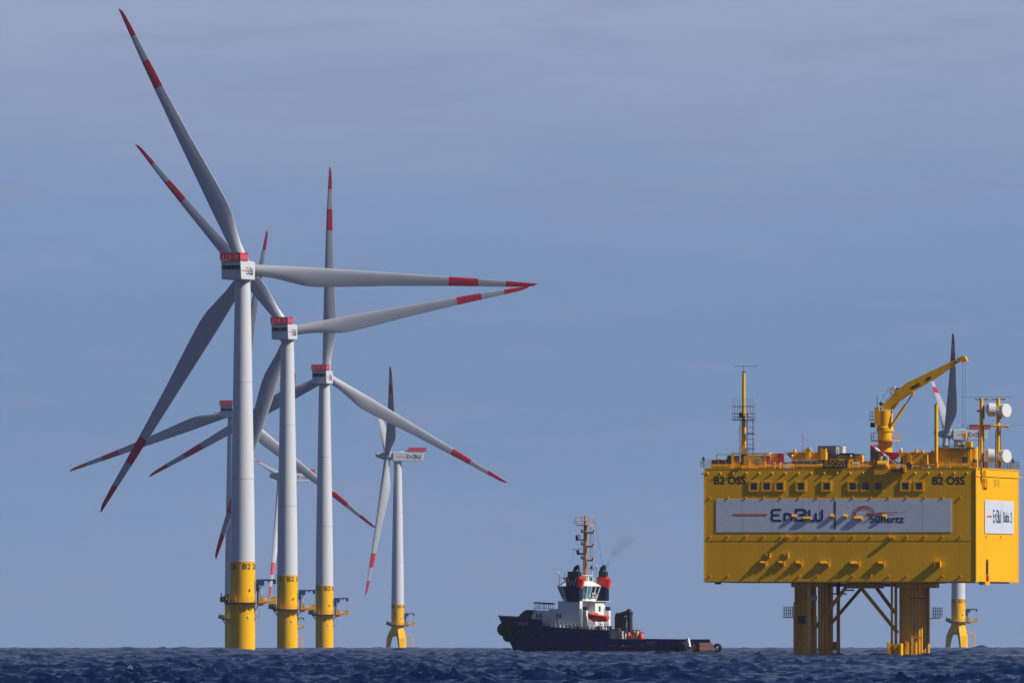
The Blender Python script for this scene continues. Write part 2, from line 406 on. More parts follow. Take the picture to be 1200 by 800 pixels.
def hoist_panel(kind):
    mb = MB()
    w_ = 1.42 if kind == 'x' else 1.37
    mb.box(-w_/2, w_/2, -.03, .03, .12, 1.62, 'signal_red')
    mb.box(-w_/2-.03, w_/2+.03, -.045, .045, 1.64, 1.70, 'signal_red')
    mb.box(w_/2-.0, w_/2+.03, -.05, .05, .02, 1.63, 'grey_paint')
    mb.box(-.08, .06, -.04, .04, .45, 1.2, 'nacelle_white')
    return mb.mesh('side_panel')
def spinner_mesh():
    mb = MB(); mb.lathe([(1.55, 2.3), (1.9, 2.9), (2.0, 4.2), (1.85, 5.4), (1.45, 6.6), (1.1, 7.8), (.95, 8.6), (.7, 9.0), (.01, 9.1)], 'blade_grey', axis='Y', n=28)
    mb.lathe([(.01, 2.25), (1.55, 2.3)], 'blade_grey', axis='Y', n=28)
    return mb.mesh('hub')
def tower_mesh():
    mb = MB(); H0, H1 = 18.3, 76.6; zs = [18.3, 30, 42, 54, 66, 76.6]
    rr = lambda z: np.interp(z, [18.3, 32, 66, 76.6], [2.56, 2.42, 1.80, 1.58])
    mb.lathe([(float(rr(z)), z) for z in zs], 'tower_grey', n=56)
    for z in (35.5, 55.5): mb.lathe([(float(rr(z))-.01, z-.07), (float(rr(z))+.012, z-.06), (float(rr(z))+.012, z+.06), (float(rr(z))-.01, z+.07)], 'grey_paint', n=56)
    return mb.mesh('tower')
def tp_mesh():
    mb = MB(); mb.lathe([(2.56, -6), (2.56, 9.3), (2.7, 9.4), (2.7, 9.6), (2.58, 9.7), (2.58, 18.15), (2.66, 18.2), (2.66, 18.32), (2.5, 18.33)], 'tp_yellow', n=56)
    for a in (200, 235, 262, 285, 312, 345, 20, 60, 100, 150):
        c, s_ = math.cos(R(a)), math.sin(R(a)); mb.tube((2.6*c, 2.6*s_, 8.2), (3.7*c, 3.7*s_, 9.55), .09, 'tp_yellow', n=5)
    a = R(-62); c, s_ = math.cos(a), math.sin(a); mb.tube((2.5*c, 2.5*s_, 6.9), (2.75*c, 2.75*s_, 6.9), .2, 'white_paint', n=8)
    # access ladder and boat fenders on the sunny far side
    for a in (72, 84):
        c, s_ = math.cos(R(a)), math.sin(R(a)); mb.tube((3.15*c, 3.15*s_, -5), (3.15*c, 3.15*s_, 7.6), .14, 'tp_yellow', n=6)
        for z in (1.5, 5.5): mb.tube((2.5*c, 2.5*s_, z), (3.15*c, 3.15*s_, z), .1, 'tp_yellow', n=5)
    mb.box(2.6, 3.5, -.9, .4, 6.7, 6.85, 'rail_yellow')
    for y in (-.9, .4): mb.box(3.44, 3.5, y-.03, y+.03, 6.85, 8.6, 'rail_yellow')
    mb.box(3.44, 3.5, -.9, .4, 8.0, 8.06, 'rail_yellow')
    return mb.mesh('transition_piece')
def jacket_mesh():
    mb = MB(); mb.lathe([(1.9, 5.2), (2.9, 5.7), (3.0, 6.3), (2.75, 8.0), (2.6, 9.3), (2.7, 9.4), (2.7, 9.6), (2.58, 9.7), (2.58, 18.15), (2.66, 18.2), (2.66, 18.32), (2.5, 18.33)], 'tp_yellow', n=48)
    for a in (184, -68, 56):
        c, s_ = math.cos(R(a)), math.sin(R(a))
        # box girder leg curving out and down
        prof = [(1.7, 9.0, 1.9), (2.35, 7.3, 2.4), (3.0, 5.4, 2.5), (3.55, 2.9, 2.2), (4.0, 0, 1.9), (4.4, -6, 1.8)]
        th = [1.8, 2.6, 2.8, 2.1, 1.7, 1.7]; k = []
        for (r_, z, wd), t in zip(prof, th):
            pts = []
            for du, dv in ((-t/2, -wd/2), (t/2, -wd/2), (t/2, wd/2), (-t/2, wd/2)):
                rr = r_ + du; pts.append((rr*c - dv*s_, rr*s_ + dv*c, z - (0.55*du)))
            k.append(mb.add(pts))
        for p, q in zip(k, k[1:]):
            for i in range(4): j = (i+1) % 4; mb.face((p+i, p+j, q+j, q+i), 'tp_yellow')
    for dx in (5.5, 6.1):
        mb.tube((dx, -1.2, -6), (dx, -1.2, 5.4), .16, 'tp_yellow', n=6); mb.tube((dx, -1.2, 5.3), (3.4, -.8, 6.2), .14, 'tp_yellow', n=6)
    for z in np.arange(-.5, 5.2, .5): mb.box(5.5, 6.1, -1.24, -1.16, z, z+.07, 'rail_yellow')
    return mb.mesh('transition_piece')
def letters_mesh(s):
    mb = MB(); wd = 4.0; r_ = 2.58+.035
    for ca in (-45, -165, 75):     # angle 0 = +x, -90 = towards the camera
        def fr(x, y, l):
            a = R(ca) + (x - wd/2)/r_; return ((r_+l)*math.cos(a), (r_+l)*math.sin(a), 16.75 + y)
        put_text(mb, s, 'ink', fr, wd, 1.12, bold=.05)
    return mb.mesh('lettering')
def deck_mesh():
    mb = MB(); n = 24
    mb.lathe([(2.6, 9.72), (3.95, 9.72), (3.95, 9.72), (3.95, 9.9), (3.95, 9.9), (2.6, 9.9)], 'steel_dark', n=n)
    mb.lathe([(2.6, 9.905), (3.93, 9.905)], 'deck_grey', n=n)
    mb.box(3.2, 7.0, -1.5, 2.3, 9.7, 9.89, 'tp_yellow'); mb.box(3.9, 5.0, -1.56, -1.5, 9.62, 9.9, 'signal_red')
    mb.box(3.0, 4.3, -1.2, 1.2, 9.2, 9.68, 'tp_yellow')
    return mb.mesh('deck')
def rail_mesh():
    mb = MB(); n = 22; c = []
    for i in range(n):
        a = R(48 + 264*i/(n-1)); p = (3.88*math.cos(a), 3.88*math.sin(a)); c.append(p)
    c = [(3.2, 2.25), (6.95, 2.25), (6.95, -1.45), (3.3, -1.45)][::-1] + c[::-1] if False else c
    q = [(3.3, 2.25), (4.2, 2.25), (5.1, 2.25), (6.0, 2.25), (6.95, 2.25), (6.95, .4), (6.95, -1.45), (6.0, -1.45), (5.1, -1.45), (4.2, -1.45), (3.4, -1.45)]
    for line in (c, q):
        for x, y in line: mb.box(x-.06, x+.06, y-.06, y+.06, 9.9, 11.05, 'tp_yellow')
        for a, b in zip(line, line[1:]):
            for z in (10.45, 11.03): mb.tube((a[0], a[1], z), (b[0], b[1], z), .06, 'tp_yellow', n=4)
    mb.box(5.9, 6.98, -1.5, -1.46, 9.95, 11.0, 'tp_yellow').box(3.3, 6.95, -1.53, -1.49, 9.9, 10.3, 'tp_yellow').box(3.3, 6.95, -1.54, -1.44, 10.95, 11.1, 'tp_yellow'); mb.box(6.92, 6.98, -1.4, .6, 9.95, 11.0, 'tp_yellow')
    return mb.mesh('railing')
def gear_mesh(k):
    mb = MB()
    if k == 0: mb.box(-4.7, -3.2, -2.0, -.6, 9.95, 11.0, 'steel_dark').tube((-4.4, -1.3, 11), (-4.4, -1.3, 11.8), .12, 'black')
    if k == 1: mb.box(-4.2, -2.9, -.5, 1.0, 9.95, 11.2, 'blue_paint')
    if k == 2: mb.box(-3.5, -2.5, -2.6, -2.0, 9.4, 10.4, 'steel_dark')
    if k == 3: mb.box(3.5, 4.2, -1.2, -.4, 9.95, 11.5, 'grey_paint')
    if k == 4: mb.box(4.6, 5.2, .2, .8, 9.95, 10.9, 'white_paint')
    return mb.mesh('equipment_box')
def davit_mesh():
    mb = MB()
    mb.tube((3.15, -.6, 9.9), (3.15, -.6, 14.4), .17, 'steel_dark', n=8); mb.tube((3.6, -.9, 9.9), (3.6, -.9, 12.6), .12, 'galv', n=6)
    mb.box(2.8, 4.5, -.9, -.3, 13.4, 14.7, 'blue_paint').tube((3.1, -.6, 12.2), (3.1, -.6, 13.8), .35, 'steel_dark'); mb.box(2.9, 6.9, -.75, -.5, 14.35, 14.7, 'steel_dark')
    mb.box(6.3, 6.9, -.78, -.46, 13.7, 14.35, 'steel_dark'); mb.box(5.2, 5.5, -.75, -.5, 14.0, 14.4, 'steel_dark')
    mb.tube((3.1, -.6, 12.3), (4.2, -.6, 13.6), .1, 'steel_dark', n=6)
    mb.tube((6.6, -.62, 13.7), (6.6, -.62, 11.2), .025, 'steel_dark', n=4); mb.box(3.9, 4.15, -.7, -.45, 10, 12.3, 'off_white')
    return mb.mesh('davit_crane')
def door_mesh():
    mb = MB()
    def fr(x, y, z): a = R(-58) + x/2.6; return (math.cos(a)*(2.6+y), math.sin(a)*(2.6+y), z)
    mb.prism([(-.1, 12.1), (.22, 12.1), (.22, 12.65), (-.1, 12.65)], .0, .05, 'black', frame=fr)
    return mb.mesh('porthole')
def turbine(px, s, psi, beta, kind, txt, label, feather=False, reach=1.012):
    D = F/s; T = thing('wind_turbine', label, 'wind turbine', Matrix.Translation((wx(px, D), D, seaz(D))), 'turbines of the offshore wind farm')
    link('tower', cached('tower', tower_mesh), T)
    tp = link('transition_piece', cached('tp'+kind, tp_mesh if kind == 'mono' else jacket_mesh), T)
    link('lettering', cached('l'+txt, lambda: letters_mesh(txt)), tp); link('porthole', cached('door', door_mesh), tp)
    dk = link('deck', cached('deck', deck_mesh), T); link('railing', cached('rail', rail_mesh), dk); 
    for k in range(5): link('equipment_box', cached('gear%d' % k, lambda: gear_mesh(k)), dk)
    link('davit_crane', cached('davit', davit_mesh), T)
    NM = Matrix.Translation((0, 0, HUB)) @ Matrix.Rotation(-R(psi), 4, 'Z')
    na = link('nacelle', cached('nac', nacelle_mesh), T, NM)
    for sx in (-1, 1): link('logo', cached('logo%d' % sx, lambda: logo_side_mesh(sx)), na)
    for x in (-.95, .95): link('vent', cached('vent', vent_mesh), na, Matrix.Translation((x, -10.68, .82)) @ Matrix.Rotation(R(-9), 4, 'X'))
    hp = link('hoist_platform', cached('hoist', hoist_floor), T, NM)
    for i in range(5):
        for sx in (-1, 1): link('side_panel', cached('px', lambda: hoist_panel('x')), hp, Matrix.Translation((sx*2.16, -10.9+i*1.4, 2.0)) @ Matrix.Rotation(R(90), 4, 'Z'))
    for i in range(3):
        for y in (-11.6, -4.6): link('side_panel', cached('py', lambda: hoist_panel('y')), hp, Matrix.Translation((-1.43+i*1.43, y, 2.0)))
    RM = NM @ Matrix.Rotation(R(5), 4, 'X')
    link('hub', cached('hub', spinner_mesh), T, RM)
    bm_ = cached('blade%d' % feather, lambda: blade_mesh(84 if feather else 0))
    for k in range(3): link('blade', bm_, T, RM @ Matrix.Translation((0, 4.2, 0)) @ Matrix.Rotation(R(beta + 120*k), 4, 'Y') @ Matrix.Diagonal((1, 1, reach, 1)))
    return T
turbine(284.4, 5.65, 12.2, -26.5, 'mono', 'B2 26', 'biggest and nearest white turbine, leftmost in front, its blade reaching highest')
turbine(336.8, 4.72, 9.6, -40, 'mono', 'B2 15', 'second largest white turbine, on a yellow column just right of the biggest one')
turbine(380.2, 4.04, 7.5, 1.2, 'mono', 'B2 01', 'third turbine with one blade pointing straight up beside the second one')
turbine(272.5, 3.53, 10, 10.6, 'mono', 'B2 37', 'turbine almost hidden behind the tower of the biggest one, one blade far left')
turbine(466.0, 2.87, -93.2, -52.3, 'jacket', 'B2 48', 'far turbine seen side on, standing on curved yellow legs right of the front group', True, .97)
turbine(338.8, 2.57, -101, -39, 'jacket', 'B2 59', 'far side-on turbine whose tower hides behind the second largest one', True)
turbine(1123.0, 3.19, -93.0, -52, 'jacket', 'B2 70', 'turbine seen side on behind the right end of the yellow substation', True, .975)

# ------------------------------------------------------------------ offshore substation
AL = 10.0; PD = 2700.0; PW, PL = 35.8, 37.5; ZB, ZT = 9.7, 24.45
PM = Matrix.Translation((wx(825, PD), PD, seaz(PD))) @ Matrix.Rotation(-R(AL), 4, 'Z')
def U(px, v=0.0): return (px - 825 - 1.56*v)/8.86
def Zp(py): return (768.3 - py)/9.0
P = thing('offshore_substation', 'big bright yellow substation box standing on yellow legs, with white banner', 'substation', PM)
mb = MB(); mb.box(.12, PW-.12, .12, PL-.12, ZB+.02, ZT-.15, 'oss_yellow'); mb.box(.1, PW-.1, .1, PL-.1, ZB-.12, ZB+.0, 'leg_yellow')
mb.box(0, PW, .055, PL, ZT-.13, ZT, 'oss_yellow'); mb.build('topside_block', P)
# corrugated cladding sheets, each one a piece
def sheet_mesh(wd, ht, ribs):
    mb = MB(); p = wd/ribs; xs = []
    for i in range(ribs):
        x = i*p; xs += [(x+.01*p, 0), (x+.30*p, 0), (x+.55*p, -.003), (x+.75*p, -.003)]
    xs.append((wd-.004, 0))
    k = mb.add([(x, y, 0) for x, y in xs] + [(x, y, ht) for x, y in xs]); n = len(xs)
    for i in range(n-1): mb.face((k+i, k+i+1, k+n+i+1, k+n+i), 'oss_yellow')
    return mb.mesh('cladding_sheet')
rows = ((ZB+.0, 5.40), (ZB+5.42, 5.5), (ZB+10.94, ZT-.14-ZB-10.94))
for z, h in rows:
    wd = PW/15; me = sheet_mesh(wd, h, 7)
    for i in range(15): link('cladding_sheet', me, P, Matrix.Translation((i*wd, .08, z)))
    wd = PL/14; me = sheet_mesh(wd, h, 7)
    for i in range(14): link('cladding_sheet', me, P, Matrix.Translation((PW-.08, i*wd, z)) @ Matrix.Rotation(R(90), 4, 'Z'))
# bolt heads and lamps on the walls
me = MB().sphere((0, .04, 0), .14, 'oss_yellow', 10, 6).tube((0, .15, 0), (0, .04, 0), .14, 'oss_yellow', n=8).mesh('wall_lamp')
px = 829.0
while px < 1141:
    link('wall_lamp', me, P, Matrix.Translation((U(px), -.02, Zp(554.5)))); px += 15.15
mb = MB()
for py in (583.0, 628.4, 674.5):
    for i in range(15):
        u = U(832 + 20.9*i); mb.box(u-.06, u+.06, -.045, .08, Zp(py)-.1, Zp(py)+.1, 'oss_yellow')
for py in (628.4,):
    for v in (9, 21.5): mb.box(PW-.05, PW+.12, v-.25, v+.25, Zp(py)-.1, Zp(py)+.1, 'oss_yellow')
mb.build('bolt_head', P, kind='stuff')
mb = MB(); mb.box(.0, PW-.0, .05, .09, Zp(633)-.03, Zp(633)+.03, 'leg_yellow')
mb.box(PW+.0, PW+.06, .1, PL, Zp(557)-.12, Zp(557)+.12, 'oss_yellow'); mb.box(PW-.1, PW+.14, PL-.2, PL+2.2, Zp(557)-.1, Zp(557)+.1, 'rail_yellow')
mb.box(-.02, .1, .0, .06, ZB, ZT-.14, 'oss_yellow'); mb.box(PW-.08, PW+.04, .0, .06, ZB, ZT-.14, 'oss_yellow'); mb.box(PW+.041, PW+.08, PL-.1, PL, ZB, ZT, 'oss_yellow')
mb.build('trim', P)
# windows
def win_meshes():
    a = MB(); W_ = .68; w_ = .44
    a.box(-W_, W_, -.12, .05, w_, W_, 'oss_yellow'); a.box(-W_, W_, -.12, .05, -W_, -w_, 'oss_yellow')
    a.box(-W_, -w_, -.117, .05, -w_, w_, 'oss_yellow'); a.box(w_, W_, -.117, .05, -w_, w_, 'oss_yellow')
    b = MB(); b.box(-w_, w_, -.05, -.02, -w_, w_, 'glass_dark'); b.box(-.02, .02, -.06, -.051, -w_, w_, 'steel_dark')
    return a.mesh('window'), b.mesh('pane')
WF, WP = win_meshes()
for x in (883, 898, 913.2, 938, 968, 998.5, 1013.6, 1028.6, 1060, 1075.6):
    o = link('window', WF, P, Matrix.Translation((U(x), .08, Zp(569.6)))); link('pane', WP, o)
# lettering of the wall
EX, EZ, NF = Vector((1, 0, 0)), Vector((0, 0, 1)), Vector((0, -1, 0))
def ffr(px, py, off=.03): return lambda x, y, l: (U(px)+x, -off-l, Zp(py)+y)
mb = MB(); put_text(mb, 'B2 OSS', 'ink', ffr(836.8, 567.3), 4.1, .98, bold=.07); mb.build('lettering', P, Matrix.Translation((0, .101, 0)))
mb = MB(); put_text(mb, 'B2 OSS', 'ink', ffr(1091.8, 568.0), 4.15, .98, bold=.07); mb.build('lettering', P, Matrix.Translation((0, .101, 0)))
# banner on the front
bn = MB().box(U(839), U(1114), -.05, .02, Zp(623.3), Zp(584.6), 'banner_white')
for x in (870, 905, 940, 960, 1000, 1040, 1080): bn.box(U(x)-.01, U(x)+.01, -.056, -.05, Zp(623.3), Zp(584.6), 'grey_paint')
bn = bn.build('banner', P, Matrix.Translation((0, .08, 0)), label='wide pale banner across the front wall')
mb = MB(); o = Vector((0, 0, 0))
mb.ribbon([(U(859.2), Zp(602.6)), (U(899), Zp(602.8))], .24, 'logo_orange', o, EX, EZ, NF, .075)
enbw(mb, (U(903), 0, Zp(611)), EX, EZ, NF, 1.7, 6.95, off=.065)
mb.ribbon([(U(978), Zp(619.8)), (U(978), Zp(586.8))], .2, 'ink', o, EX, EZ, NF, .07)
put_text(mb, '50hertz', 'ink_blue', ffr(1018.4, 612.3, .07), 4.5, .92, bold=.05)
cx, cz = U(1012), Zp(602.5)
for rx, rz, a0, a1, wdt, off in ((1.5, 1.05, 20, 215, .13, .07), (1.25, .85, 40, 230, .09, .074), (.75, .95, 250, 415, .07, .078), (1.15, .7, 70, 200, .09, .082), (.9, 1.1, 230, 345, .05, .086)):
    mb.ribbon([(cx+rx*math.cos(R(a)), cz+rz*math.sin(R(a))) for a in np.linspace(a0, a1, 14)], wdt, 'logo_red', o, EX, EZ, NF, off)
mb.ribbon([(U(990), Zp(605.2)), (U(1002), Zp(605.6))], .12, 'logo_red', o, EX, EZ, NF, .09)
for a, b, wdt, off in (((1014, 602.4), (1036, 601.0), .22, .094), ((1036, 601.0), (1050, 600.0), .12, .098), ((1050, 600.0), (1063.5, 598.8), .05, .102)):
    mb.ribbon([(U(a[0]), Zp(a[1])), (U(b[0]), Zp(b[1]))], wdt, 'logo_red', o, EX, EZ, NF, off)
mb.ribbon([(U(1019), Zp(598)), (U(1021.5), Zp(600)), (U(1023), Zp(603))], .1, 'logo_red', o, EX, EZ, NF, .106)
mb.build('logo', bn)
# banner on the right side
bs = MB().box(PW-.02, PW+.05, 7.6, 32.5, Zp(624.4), Zp(585.6), 'banner_white').build('banner', P, label='nearly square white banner on the sunlit side wall')
mb = MB(); EY, NX = Vector((0, 1, 0)), Vector((1, 0, 0)); o = Vector((PW, 0, 0))
mb.ribbon([(9.4, Zp(604.6)), (13.4, Zp(604.6))], .28, 'logo_orange', o, EY, EZ, NX, .07)
enbw(mb, (PW, 14.4, Zp(612)), EY, EZ, NX, 1.75, 6.8, off=.065)
mb.ribbon([(22.4, Zp(621)), (22.4, Zp(588))], .16, 'grey_paint', o, EY, EZ, NX, .07)
put_text(mb, 'Baltic 2', 'ink_blue', lambda x, y, l: (PW+.07+l, 23.4+x, Zp(611)+y), 7.4, 1.35, bold=.04)
mb.build('logo', bs)
mb = MB()
for i in range(3): put_text(mb, 'B 1 25', 'ink', (lambda z: lambda x, y, l: (PW+.03+l, 16+x, z+y))(Zp(562.6+i*3.0)), 4.2, .22)
mb.build('lettering', P)
# vents and stubs sticking out of the front
def stub(px, py, wpx, h, dep, name='pipe_stub', round_=True):
    m = MB(); w_ = wpx/8.86/2
    if round_: m.box(-w_, w_, -dep, -.03, -h/2*.8, h/2*.8, 'oss_yellow').tube((-w_, -dep, 0), (w_, -dep, 0), h/2, 'oss_yellow', n=10)
    else: m.box(-w_, w_, -dep, -.03, -h/2, h/2, 'oss_yellow').tube((-w_+.01, -dep, .02), (w_-.01, -dep, .02), h/2-.03, 'oss_yellow', n=12); m.box(-w_-.06, w_+.06, -.12, -.035, -h/2-.08, h/2+.08, 'leg_yellow'); m.box(w_+.1, w_+.2, -.2, -.03, -h/2-.15, h/2+.15, 'oss_yellow')
    return m.build(name, P, Matrix.Translation((U(px), .08, Zp(py))))
for x, y, w_ in ((930, 605, 4.5), (945, 607.4, 9), (975, 605, 4.5), (990, 605, 4.5), (1005, 607.4, 9), (1035.5, 605, 4.5)): stub(x, y, w_, .5, .06)
for x, y, w_ in ((893.5, 659.3, 5.5), (914.8, 659.3, 5.5), (935.4, 659.8, 5.5), (965.3, 660, 9), (1000.6, 660.2, 9), (1031.4, 660.2, 6)): stub(x, y, w_, .58, .08, 'vent_hood', False)
for x, y in ((899, 650.3), (920.3, 650.3)):
    m = MB(); m.box(-.3, .3, -.08, -.03, -.35, .35, 'leg_yellow').box(-.1, .1, -.3, -.08, -.12, .12, 'oss_yellow').box(.3, .38, -.3, -.03, -.35, .35, 'oss_yellow'); m.build('vent_hood', P, Matrix.Translation((U(x), .08, Zp(y))))
for x, y in ((1045.0, 630.2), (923, 629.5)):
    m = MB(); m.box(-.3, .3, -.42, -.03, -.02, .12, 'oss_yellow').prism([(-.28, -.3), (.28, -.02), (-.28, -.02)], -.4, -.35, 'oss_yellow'); m.build('bracket', P, Matrix.Translation((U(x), .08, Zp(y))))
m = MB(); m.box(-.4, .4, -.7, -.03, .28, .36, 'oss_yellow').box(-.4, -.33, -.7, -.03, -.4, .28, 'oss_yellow'); m.box(.33, .4, -.7, -.03, -.4, .28, 'oss_yellow').tube((-.36, -.68, .3), (.36, -.3, -.38), .07, 'oss_yellow', n=5); m.build('bracket', P, Matrix.Translation((U(1098), .08, Zp(660.5))))
# hoist, slot and socket on the right wall
m = MB(); m.box(PW, PW+.35, 6.0, 6.4, Zp(571), Zp(560.5), 'oss_yellow').box(PW, PW+.35, 7.6, 8.0, Zp(571), Zp(560.5), 'oss_yellow').box(PW, PW+.2, 6.4, 7.6, Zp(570), Zp(561), 'leg_yellow'); m.box(PW, PW+.3, 6.6, 7.3, Zp(558), Zp(551), 'oss_yellow'); m.tube((PW+.2, 7, Zp(571)), (PW+.2, 7, Zp(573.5)), .18, 'rust'); m.build('hoist', P)
m = MB(); m.box(PW+.05, PW+.1, 9.2, 10.1, Zp(673), Zp(655), 'steel_dark').tube((PW+.0, 9.6, Zp(677.2)), (PW+.2, 9.6, Zp(677.2)), .42, 'signal_red', n=12); m.box(PW-.7, PW+.12, 7.6, 11.2, Zp(684.8), Zp(680.6), 'oss_yellow'); m.build('mooring_socket', P)
m = MB()
for i in range(22): m.box(PW-.3, PW+.02, 3+i*1.2, 3.5+i*1.2, ZB-.22, ZB, 'steel_dark')
m.box(U(837), U(843), .5, 1.3, ZB-.35, ZB-.12, 'steel_dark'); m.box(U(1094), U(1104), .8, 2.4, ZB-.25, ZB-.12, 'steel_dark'); m.build('underside_fitting', P)
m = MB(); m.box(-.5, 0, 1.0, 1.3, Zp(555.5), Zp(554), 'oss_yellow'); m.build('bracket', P)
# --- legs and bracing
def leg(cx_px, v, r_, name='leg', top=ZB-.13, bot=-8, m_='leg_yellow', n=20):
    u = U(cx_px, v); MB().tube((0, 0, bot), (0, 0, top), r_, m_, n=n, caps=False).build(name, P, Matrix.Translation((u, v, 0)))
    return u
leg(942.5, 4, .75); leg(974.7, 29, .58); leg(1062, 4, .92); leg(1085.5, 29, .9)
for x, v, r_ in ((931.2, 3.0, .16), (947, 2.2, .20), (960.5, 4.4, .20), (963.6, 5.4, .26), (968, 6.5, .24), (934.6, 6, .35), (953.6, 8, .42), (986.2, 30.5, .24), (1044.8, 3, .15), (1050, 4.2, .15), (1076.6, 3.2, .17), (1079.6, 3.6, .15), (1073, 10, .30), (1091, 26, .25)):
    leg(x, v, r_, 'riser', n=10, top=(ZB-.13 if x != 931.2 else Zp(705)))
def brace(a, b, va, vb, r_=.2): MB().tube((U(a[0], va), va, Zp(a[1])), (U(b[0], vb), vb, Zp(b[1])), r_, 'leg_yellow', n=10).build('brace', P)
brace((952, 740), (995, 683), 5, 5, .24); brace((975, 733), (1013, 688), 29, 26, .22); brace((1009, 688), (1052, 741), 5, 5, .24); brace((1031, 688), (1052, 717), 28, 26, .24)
m = MB(); m.box(U(993, 5), U(1035, 5), 4.4, 5.6, Zp(689), Zp(682.4), 'leg_yellow'); m.box(U(928, 3), U(962, 3), 2.4, 6, Zp(687.5), Zp(682.4), 'leg_yellow'); m.box(U(1050, 3), U(1096, 3), 2.4, 6, Zp(688.5), Zp(682.4), 'leg_yellow'); m.box(U(965, 28), U(1096, 28), 27, 30.5, Zp(686.5), Zp(682.4), 'leg_yellow'); m.box(U(979, 30), U(986, 30), 29.5, 30.1, Zp(761), Zp(751.5), 'leg_yellow'); m.build('crossbeam', P)
m = MB()      # ladders and landings on the legs
def ladder(x, v, z0, z1, w_=.45):
    u = U(x, v)
    for du in (-w_/2, w_/2): m.box(u+du-.03, u+du+.03, v-.03, v+.03, z0, z1, 'leg_yellow')
    z = z0
    while z < z1: m.box(u-w_/2, u+w_/2, v-.02, v+.02, z, z+.05, 'leg_yellow'); z += .33
ladder(933.6, 3, -3, 9.3); ladder(1074.0, 2.6, -3, 9.3); ladder(954.5, 3.5, -3, 5.2, .6); ladder(1049.5, 3.4, 1, 9.3, .3)
m.build('ladder', P)
def cage(x0, x1, v, py0, py1, name='landing'):
    m = MB(); a, b = U(x0, v), U(x1, v); z0, z1 = Zp(py1), Zp(py0)
    m.box(a-(.5 if x0 > 1000 else 0), b+(.5 if x0 < 1000 else 0), v-.6, v+.6, z0-.12, z0, 'leg_yellow')
    for k in range(6):
        u = a+(b-a)*k/5; m.box(u-.025, u+.025, v-.6, v-.55, z0, z1, 'rail_steel'); m.box(u-.025, u+.025, v+.55, v+.6, z0, z1, 'rail_steel')
    for z in (z0+.45, z0+.9, z1): m.box(a, b, v-.6, v-.55, z-.025, z+.025, 'rail_steel'); m.box(a, b, v+.55, v+.6, z-.025, z+.025, 'rail_steel')
    return m.build(name, P)
cage(918.7, 930, 3, 710.5, 722.5); cage(1093, 1103.5, 6, 711.5, 723.5); 
m = MB(); m.box(U(1041.5, 2), U(1057, 2), .8, 2.6, -2, Zp(753.5), 'oss_yellow').box(U(1041, 2), U(1043, 2), .6, 2.8, -2, Zp(752), 'leg_yellow').box(U(1047, 2), U(1048, 2), .7, .8, .2, Zp(755), 'steel_dark'); m.box(U(1054, 1), U(1056, 1), .6, 1.2, -3, 1.5, 'oss_yellow'); m.build('fender', P)
m = MB(); m.box(U(950, 3), U(957, 3), 2.2, 3.4, Zp(703), Zp(697.5), 'grey_paint').box(U(977, 16), U(995, 16), 15, 15.3, Zp(696), Zp(694.3), 'steel_dark').box(U(983, 16), U(987, 16), 15, 15.3, Zp(696), Zp(682), 'steel_dark').box(U(994, 16), U(1004, 16), 15, 15.3, Zp(691.7), Zp(690), 'steel_dark').box(U(1069, 5), U(1087, 5), 3, 3.1, Zp(701), Zp(700.2), 'steel_dark').box(U(936, 3), U(944, 3), 2.6, 3, Zp(730), Zp(721), 'steel_dark'); m.build('cable_tray', P)

# --- deck railing
def rail(mb, a, b, h=1.1, step=1.2, m='rail_steel', z=ZT, mesh=False, r_=.03):
    a = Vector((a[0], a[1], z)); b = Vector((b[0], b[1], z)); n = max(1, int((b-a).length/step)); up = Vector((0, 0, 1))
    for i in range(n+1): p = a.lerp(b, i/n); mb.tube(p, p+up*h, r_, m, n=4, caps=False)
    for k in (.35, .68, 1.0) if mesh is False else (.15, .3, .45, .6, .75, .9, 1.0): mb.tube(a+up*h*k, b+up*h*k, r_*.85, m, n=4, caps=False)
for a_, b_ in (((0, .1), (U(1024), .1)), ((U(1058), .1), (PW, .1))): m = MB(); rail(m, a_, b_, step=.9, m='rail_yellow'); m.build('railing', P)
for a_, b_ in (((PW-.1, .1), (PW-.1, PL)), ((.1, .1), (.1, PL)), ((0, PL-.1), (PW, PL-.1))): m = MB(); rail(m, a_, b_, step=1.5, mesh=a_[0] > 1 or b_[0] > 1); m.build('railing', P)
m = MB(); m.box(U(834), U(856), .25, .6, ZT+.0, ZT+.25, 'oss_yellow').box(U(864), U(870), -.1, .4, ZT, ZT+.3, 'oss_yellow'); m.box(U(1024), U(1044), -.35, .9, Zp(556), Zp(550.5), 'oss_yellow').box(U(1058.5), U(1061), -.5, .6, Zp(553), Zp(546), 'oss_yellow'); m.box(U(1044), U(1058), -.5, .5, Zp(551.2), Zp(549.5), 'steel_dark'); m.build('ledge', P)

